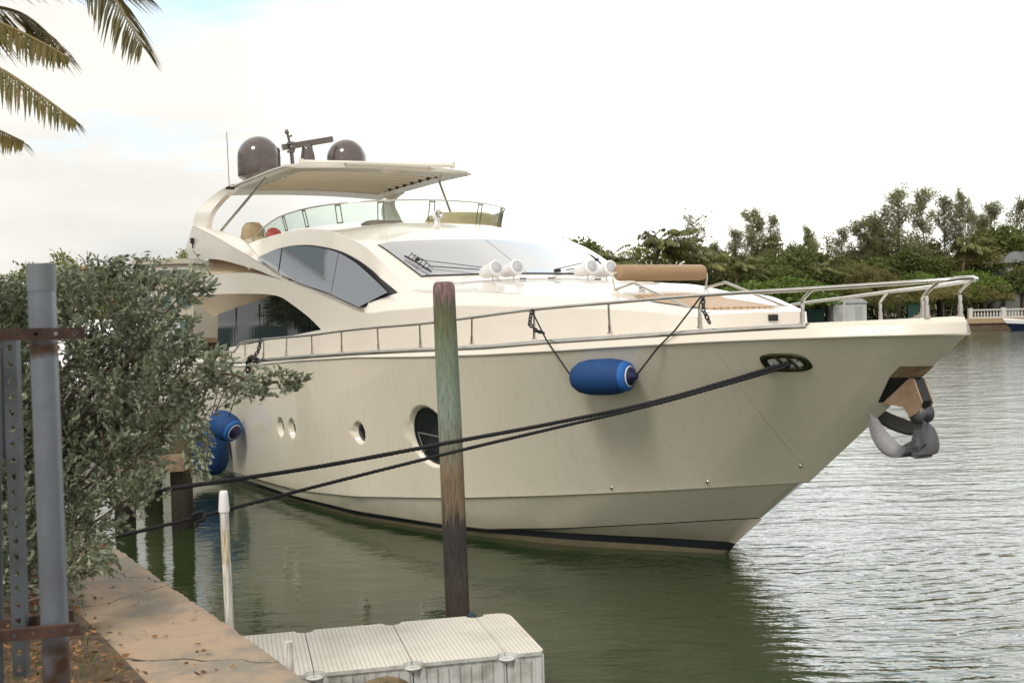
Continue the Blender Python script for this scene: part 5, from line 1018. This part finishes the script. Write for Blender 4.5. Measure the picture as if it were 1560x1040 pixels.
for a in [
 ('rnd0', 872, 352, 128, 'dark round-topped tree showing just above the windshield edge on the far shore', None, 1.1),
 ('rnd1', 905, 374, 126, 'dark green tree beside the palm just right of the windshield on the far shore', None, 1.2),
 ('pal1', 938, 372, 124, 'coconut palm above the white deck speakers, leftmost of the far palms', None, 1.2),
 ('pal0', 982, 352, 124, 'full-crowned coconut palm standing clear against the sky above the tan bolster', None, 1.25),
 ('cass', 1062, 328, 130, 'sparse see-through casuarina rising behind the palms right of the bolster', None, 1.2),
 ('pal2', 1040, 378, 126, 'windswept coconut palm, first of the pair left of the deck rail end', None, 1.1),
 ('pal1', 1078, 376, 125, 'windswept coconut palm in front of the sparse casuarina', None, 1.1),
 ('pal0', 1115, 392, 123, 'short coconut palm between dark trees above the bright green canopy', None, 1.0),
 ('rnd0', 1010, 400, 130, 'dark low tree filling the gap between the far palms', None, 1.3),
 ('rnd1', 960, 405, 130, 'dark low tree behind the foot of the full-crowned palm', None, 1.3),
 ('cas1', 1122, 352, 134, 'slim casuarina at the left of the central clump', None, 1.0),
 ('cas0', 1148, 324, 132, 'tall casuarina in the centre of the clump above the bright green canopy', None, 1.0),
 ('cas1', 1176, 330, 133, 'leaning pale casuarina at the right of the central clump', None, .9),
 ('cass', 1208, 372, 134, 'thin casuarina wisps between the central clump and the tall right-hand row', None, 1.2),
 ('rnd0', 1160, 385, 130, 'dark broadleaf tree under the central casuarina clump', None, 1.1),
 ('rnd1', 1222, 372, 128, 'dense dark broadleaf tree with a domed top right of the casuarina clump', None, 1.15),
 ('rnd0', 1196, 398, 124, 'dark broadleaf tree directly above the bright green canopy', None, 1.1),
 ('low0', 1135, 428, 120, 'bright yellow-green spreading tree above the bow rail, left half of the pair', None, 1.5),
 ('low1', 1185, 414, 120, 'bright yellow-green spreading tree above the bow rail, right half of the pair', None, 1.5),
 ('scr0', 1090, 440, 120, 'olive scrub under the palms behind the sun pad rail', None, 1.4),
 ('scr1', 1030, 445, 121, 'olive scrub behind the tan bolster', None, 1.4),
 ('cas2', 1236, 352, 134, 'feathery casuarina filling the dip right of the dense domed tree', None, .8),
 ('cas0', 1284, 350, 134, 'feathery casuarina directly above the white shed', None, .85),
 ('cas1', 1095, 372, 135, 'small feathery casuarina between the sparse one and the central clump', None, 1.1),
 ('cas2', 1022, 374, 135, 'small feathery casuarina above the middle of the tan bolster', None, .8),
 ('cas0', 1330, 332, 135, 'feathery casuarina behind and left of the wispy one in the right-hand row', None, .9),
 ('cas2', 1492, 330, 135, 'feathery casuarina behind the gap at the right of the right-hand row', None, .8),
 ('cass', 1262, 360, 132, 'thin grey-green casuarina left of the tall right-hand row', None, 1.2),
 ('cas0', 1312, 340, 131, 'bushy casuarina at the left end of the tall right-hand row', None, 1.1),
 ('cas2', 1345, 325, 132, 'wispy casuarina just left of the tallest one', None, .9),
 ('cas1', 1372, 290, 130, 'tallest casuarina of the far shore, left of the tall pair', None, 1.0),
 ('cas0', 1408, 292, 131, 'tall casuarina next right of the tallest one', None, .8),
 ('cas1', 1440, 302, 132, 'tall slender casuarina in the middle of the right-hand row', None, .95),
 ('cas2', 1470, 300, 133, 'tall casuarina right of the middle of the right-hand row', None, .65),
 ('cas0', 1512, 312, 130, 'broad casuarina near the right edge of the view', None, .95),
 ('cas1', 1552, 306, 131, 'casuarina cut by the right edge of the view', None, 1.0),
 ('rnd1', 1285, 392, 127, 'dark green tree behind the drooping brown palm', None, 1.3),
 ('rnd0', 1340, 385, 128, 'dark green tree below the wispy casuarina', None, 1.3),
 ('pal2', 1262, 400, 121, 'brown drooping coconut palm standing above the white shed', None, 1.15),
 ('scr1', 1318, 398, 124, 'olive green tree right of the drooping brown palm', None, 1.1),
 ('rnd1', 1385, 378, 127, 'dark tree beneath the tallest casuarina', None, 1.2),
 ('pal0', 1462, 362, 123, 'small palm with pale fronds between the right-hand casuarinas', None, .9),
 ('rnd0', 1432, 384, 127, 'dark tree beneath the slender middle casuarina', None, 1.2),
 ('rnd1', 1530, 340, 128, 'large dark brown-green tree near the right edge', None, 1.2),
 ('scr0', 1500, 370, 127, 'brownish scrub tree left of the large dark right-hand tree', None, 1.3),
 ('low1', 1400, 405, 123, 'bright green tree above the bow rail tip', None, .7),
 ('low0', 1485, 402, 122, 'bright green tree above the brown bare thicket', None, .8),
 ('scr1', 1370, 430, 121, 'olive scrub behind the far bow rail', None, 1.4),
 ('scr0', 1300, 432, 121, 'olive scrub right of the brown palm trunk', None, 1.3),
 ('scr1', 1220, 440, 121, 'olive scrub left of the white shed', None, 1.3),
 ('scr0', 1440, 425, 120.5, 'brown olive thicket behind the tip of the bow rail', None, 1.4),
 ('scr1', 1500, 425, 120.5, 'brown bare thicket above the white balustrade', None, 1.4),
 ('rnd0', 1556, 400, 122, 'dark green shrub behind the small boat at the right edge', None, 1.1),
 ('rnd0', 1352, 455, 119.5, 'low clipped dark hedge tree between the shed and the bow rail', None, 1.3),
 ('rnd1', 1455, 440, 119.8, 'dense green tree over the left end of the balustrade', None, 1.2),
 ('rnd0', 1400, 450, 120, 'dark undergrowth tree behind the near bow stanchion', None, 1.4),
 ('rnd1', 1140, 455, 120, 'dark undergrowth tree beneath the bright green canopy', None, 1.6),
 ('rnd0', 1195, 462, 120, 'dark undergrowth tree left of the green fence', None, 1.4),
 ('rnd1', 1260, 455, 121, 'dark undergrowth tree behind the white shed', None, 1.5)]: put(*a)
# thicket mass closing the gaps low down behind the rows
n = 130000; cx = r_.uniform(-60, 110, n); hh = r_.uniform(0, 1, n) ** .85 * (8.4 + 1.0 * np.sin(cx * .45) + .7 * np.sin(cx * 1.3) + .4 * np.sin(cx * 3.1)); pos = np.stack([cx, 134 + r_.normal(0, 1.2, n), 1 + hh], 1); V, Q = leaves(pos, r_.normal(size=(n, 3)), r_.uniform(.3, .65, n), r_.uniform(.15, .32, n), 77)
o = arr_mesh('far_thicket', V, Q, GR5); tag(o, 'dark unbroken thicket closing the background behind the far shore trees', 'thicket', kind='stuff')
# far buildings, fence, boat
shed = thing('white_shed', 'small white corrugated shed on the far bank seen through the bow rail', 'shed', at(1290, 480, 119.3)); shed.location.z = 1.1
sm_ = mat('white_shed_paint', (.50, .52, .52), .6)
m_ = MB(); m_.box((0, 0, 1.0), (3.4, 2.4, 2.0))
for k in range(22): m_.box((-1.6 + k * .152, -1.21, 1.0), (.05, .03, 1.96))
m_.build('wall', sm_, shed); MB().prism([(-1.85, 0, 2.0), (1.85, 0, 2.0), (1.2, 0, 2.45), (-1.2, 0, 2.45)], (0, 1, 0), 2.7).build('roof', mat('pale_roof', (.42, .43, .43), .6), shed)
MB().box((.9, -1.24, .85), (.75, .03, 1.6)).build('door', mat('shed_door', (.36, .38, .38), .6), shed)
fn = thing('green_fence', 'dark green screen fence on the far bank left of the white shed', 'fence', at(1215, 480, 119.0)); fn.location.z = 1.1
fm = mat('green_screen', (.012, .05, .038), .8); MB().box((0, 0, .75), (5.4, .06, 1.4)).build('screen', fm, fn)
for k in range(5): MB().tube([(-2.7 + k * 1.35, -.05, 0), (-2.7 + k * 1.35, -.05, 1.55)], .04, 6).build('post', galv2, fn)
fn2 = thing('green_fence', 'short dark green fence panel right of the shed on the far bank', 'fence', at(1395, 480, 119.0)); fn2.location.z = 1.15
MB().box((0, 0, .9), (1.6, .06, 1.5)).build('screen', fm, fn2); MB().tube([(2.9, 0, 0), (2.9, 0, 1.9)], .05, 6).build('post', galv2, fn2)
st3 = thing('shore_steps', 'tan concrete steps on the far bank between the fence panel and the balustrade', 'steps', at(1400, 487, 118.6)); st3.location.z = .95
for k in range(4): MB().box((-.9 + k * .45, -.2, .15 + k * .15), (.9, 1.0, .3 + k * .3 * .5)).build('step', mat('pale_step', (.42, .36, .28), .8), st3)
hs_ = thing('waterfront_house', 'grey roofed white house half hidden by trees at the right edge of the far shore', 'house', (at(1548, 420, 127).x + 2, 127, 1.2))
MB().box((0, 0, 2.9), (9, 6, 5.8)).build('wall', mat('house_wall', (.55, .55, .54), .7), hs_); MB().prism([(-5.2, 0, 5.8), (5.2, 0, 5.8), (3.6, 0, 7.0), (-3.6, 0, 7.0)], (0, 1, 0), 7).build('roof', mat('grey_roof', (.24, .25, .26), .7), hs_)
wd_ = mat('house_window', (.03, .04, .05), .1)
for k in (-3, -1, 1, 3):
    f_ = MB().box((k, -3.02, 4.2), (1.2, .06, 1.2)).build('window', wb_, hs_); MB().box((k, -3.06, 4.2), (1.0, .04, 1.0)).build('pane', wd_, f_)
mbt = thing('moored_motorboat', 'navy and white motorboat moored at the far bank, cut by the right edge', 'boat', (at(1560, 495, 114).x + 1.6, 114, 0), R(3))
def small_hull(L_, B_, H_, sheer=.35):
    rows = []
    for i in range(17):
        u = i / 16; x_ = -L_ / 2 + L_ * u; bw_ = B_ / 2 * (1 - u ** 2.6 if u > 0 else 1); zz = H_ * (.8 + sheer * (u) ** 2) if False else H_ * (.82 + sheer * abs(1 - u) ** 2)
        rows.append((x_, B_ / 2 * (1 - (1 - u) ** 2.4), zz))
    return rows
rw = small_hull(7.5, 2.4, .95); m_ = MB()
up_r = [Vector((a, -b_, c)) for a, b_, c in rw]; lo_r = [Vector((a + .9 * (1 - i / 16) ** 2, -b_ * .75, -.1)) for i, (a, b_, c) in enumerate(rw)]; md = [a.lerp(b_, .32) + Vector((0, -.04, 0)) for a, b_ in zip(up_r, lo_r)]
MB().grid([md, lo_r]).mirror().build('hull', mat('navy_hull', (.008, .012, .045), .2, coat=.5), mbt); m_ = MB(); m_.grid([up_r, md]); m_.grid([up_r, [Vector((v.x, 0, v.z + .12)) for v in up_r]]); m_.mirror().build('deck', WPLAS, mbt)
MB().box((1.4, 0, 1.35), (2.6, 1.5, .7)).build('cabin', WPLAS, mbt); MB().tube([(.8, -.6, 2.6), (.8, .6, 2.6)], .05, 8).box((1.2, 0, 2.95), (2.4, 1.7, .08)).tube([(.3, -.7, 1.2), (.3, -.7, 2.9)], .03, 6).tube([(.3, .7, 1.2), (.3, .7, 2.9)], .03, 6).build('t_top', WPLAS, mbt)
MB().lathe([(0, -.06), (.3, -.05), (.34, 0), (.3, .05), (0, .06)], (-.6, -.2, 2.35), 20, M90).build('round_sign', WPLAS, mbt)

# ---- left background: pier, boats and hotel
pr = thing('timber_pier', 'weathered timber pier between the shrub and the yacht with a barnacled piling', 'pier', (0, 0, 0))
wood = mat('pier_wood', (.30, .22, .15), .85, noise=(5, (.15, .10, .07), .42, .65), bump=(20, .6, .02))
w2_ = mat('wet_piling', (.10, .09, .05), .9); zramp(w2_, [(0, (.015, .013, .010)), (.7, (.05, .04, .025)), (1.0, (.11, .085, .05)), (1.6, (.12, .12, .07)), (2.4, (.15, .16, .10))], nw=.5)
for px, Y, tz in ((276, 16.6, 2.25), (188, 17.4, 2.3), (232, 20, 2.3)):
    b0 = at(px, 700, Y); m_ = MB(); m_.grid(rough_pole(28, [-1 + k * .15 for k in range(int((tz + 1) / .15) + 1)], lambda z: .155, px), True, 0, close=True); o = m_.build('piling', w2_, pr, loc=(b0.x, Y, 0)); MB().lathe([(.155, 0), (.0, .01)], (0, 0, tz - .02), 20).build('piling_top', w2_, o)
pA = at(170, 712, 16.3); pB = at(281, 706, 16.3); MB().prism([pA + Vector((0, 0, -.1)), pB + Vector((0, 0, -.1)), pB + Vector((0, 0, .14)), pA + Vector((0, 0, .14))], (0, 1, 0), .12).build('cross_beam', wood, pr)
for k in range(9):
    c0 = at(248, 672, 16.6 + k * .24); MB().box((c0.x - .8, 16.6 + k * .24, 1.38), (2.0, .215, .05)).build('deck_plank', wood, pr)
MB().box((at(225, 690, 17).x - .4, 17.4, 1.22), (.14, 2.2, .2)).build('joist', wood, pr)
MB().tube(sag(at(150, 690, 14), at(322, 638, 19.5), .03), .012, 6).build('white_line', WROPE); tag(bpy.data.objects['white_line'], 'thin white rope stretched from the pier towards the yacht behind the shrub', 'rope')
def cruiser(label, loc, rz, sc=1.0):
    o = thing('white_cruiser', label, 'boat', loc, rz); rw = small_hull(11, 3.4, 1.5, .25); up_r = [Vector((a, -b_, c)) for a, b_, c in rw]; lo_r = [Vector((a + 1.3 * (1 - i / 16) ** 2, -b_ * .75, -.2)) for i, (a, b_, c) in enumerate(rw)]
    MB().grid([up_r, lo_r]).grid([up_r, [Vector((v.x, 0, v.z + .15)) for v in up_r]]).mirror().build('hull', WPLAS, o)
    cp = [(-1.8, 1.5), (.0, 2.35), (3.4, 2.45), (4.4, 1.5)]; MB().prism([(a, 0, c) for a, c in cp], (0, 1, 0), 2.4).build('cabin', WPLAS, o)
    MB().prism([(-.9, 0, 1.85), (.1, 0, 2.25), (3.0, 0, 2.3), (3.3, 0, 1.85)], (0, 1, 0), 2.44).build('cabin_window', GLASS_D, o); MB().prism([(.2, 0, 2.4), (1.0, 0, 3.1), (3.2, 0, 3.1), (3.4, 0, 2.4)], (0, 1, 0), 2.0).build('flybridge', WPLAS, o)
    o.scale = (sc,) * 3; return o
cruiser('white cabin cruiser partly seen between the shrub and the saloon windows', (at(262, 500, 34).x - 2.2, 34, 0), R(80), 1.0)
cruiser('white cabin cruiser farther down the marina hidden by the shrub leaves', (at(190, 500, 42).x - 3, 44, 0), R(95), 1.0)
hot_m = mat('white_render', (.78, .80, .82), .8); gt = mat('green_hotel_glass', (.10, .16, .16), .15)
def block(name, label, loc, rz, w_, d_, h_, fl_, bay, m, tan=False):
    o = thing(name, label, 'building', loc, rz); MB().box((0, 0, h_ / 2), (w_, d_, h_)).build('wall', m, o); MB().box((0, 0, h_ + .25), (w_ + .6, d_ + .6, .5)).build('roof', m, o)
    nb = int(w_ / bay); dz_ = h_ / fl_; cnt = 0
    for f in range(fl_):
        for k in range(nb):
            if cnt >= 99: break
            if (k % 4 == 3): continue
            cnt += 1; x_ = -w_ / 2 + (k + .5) * w_ / nb; fr0 = MB().box((x_, -d_ / 2 - .04, (f + .55) * dz_), (w_ / nb * .72, .08, dz_ * .52)).build('window', wb_, o)
            MB().box((x_, -d_ / 2 - .1, (f + .55) * dz_), (w_ / nb * .66, .06, dz_ * .45)).build('pane', gt, fr0)
    return o
# the hotel left of the view that the yacht's windows mirror
hd = Vector((-.77, .64, 0)); hc = Vector((-13.5, 10.5, 0)) + hd * 40
block('waterfront_hotel', 'white waterfront hotel with green glass windows mirrored in the yacht side windows', (hc.x, hc.y, 1.0), math.atan2(hd.y, hd.x) - R(90), 40, 12, 15, 5, 2.6, hot_m)
block('distant_building', 'low pale building whose flat roof just clears the shrub beside the yacht stern', (at(272, 400, 118).x, 118, 1.0), 0, 5.5, 10, 7.6, 3, 1.7, mat('pale_tan_render', (.50, .44, .36), .8))
pp = [(-16, 24, 'pal0'), (-19, 30, 'pal2'), (-22, 27, 'pal1'), (-25, 37, 'pal0'), (-20, 22, 'pal2')]
for i, (x_, y_, k) in enumerate(pp):
    o = dup(protos[k], (x_, y_, 1.0), i * 1.3, (.6, .6, .5)); tag(o, ['coconut palm nearest the pier left of the view, mirrored in the saloon glass', 'second coconut palm inland from the pier, left of the view', 'third coconut palm before the hotel, left of the view', 'coconut palm closest to the hotel facade, left of the view', 'coconut palm at the near end of the marina walk, left of the view'][i], 'palm', 'palms before the hotel')
for i, (x_, y_, k, s_) in enumerate([(-17, 26, 'rnd0', .55), (-20, 33, 'rnd1', .6), (-23, 31, 'rnd0', .6), (-27, 40, 'rnd1', .7), (-14.5, 21, 'rnd1', .5)]):
    o = dup(protos[k], (x_, y_, 1.0), i * 2.0, (s_,) * 3); tag(o, ['dark shrub tree beside the first palm before the hotel', 'dark shrub tree beside the second palm before the hotel', 'dark shrub tree under the third palm before the hotel', 'dark shrub tree at the hotel wall', 'dark shrub tree at the near end of the marina walk'][i], 'tree', 'shrub trees before the hotel')
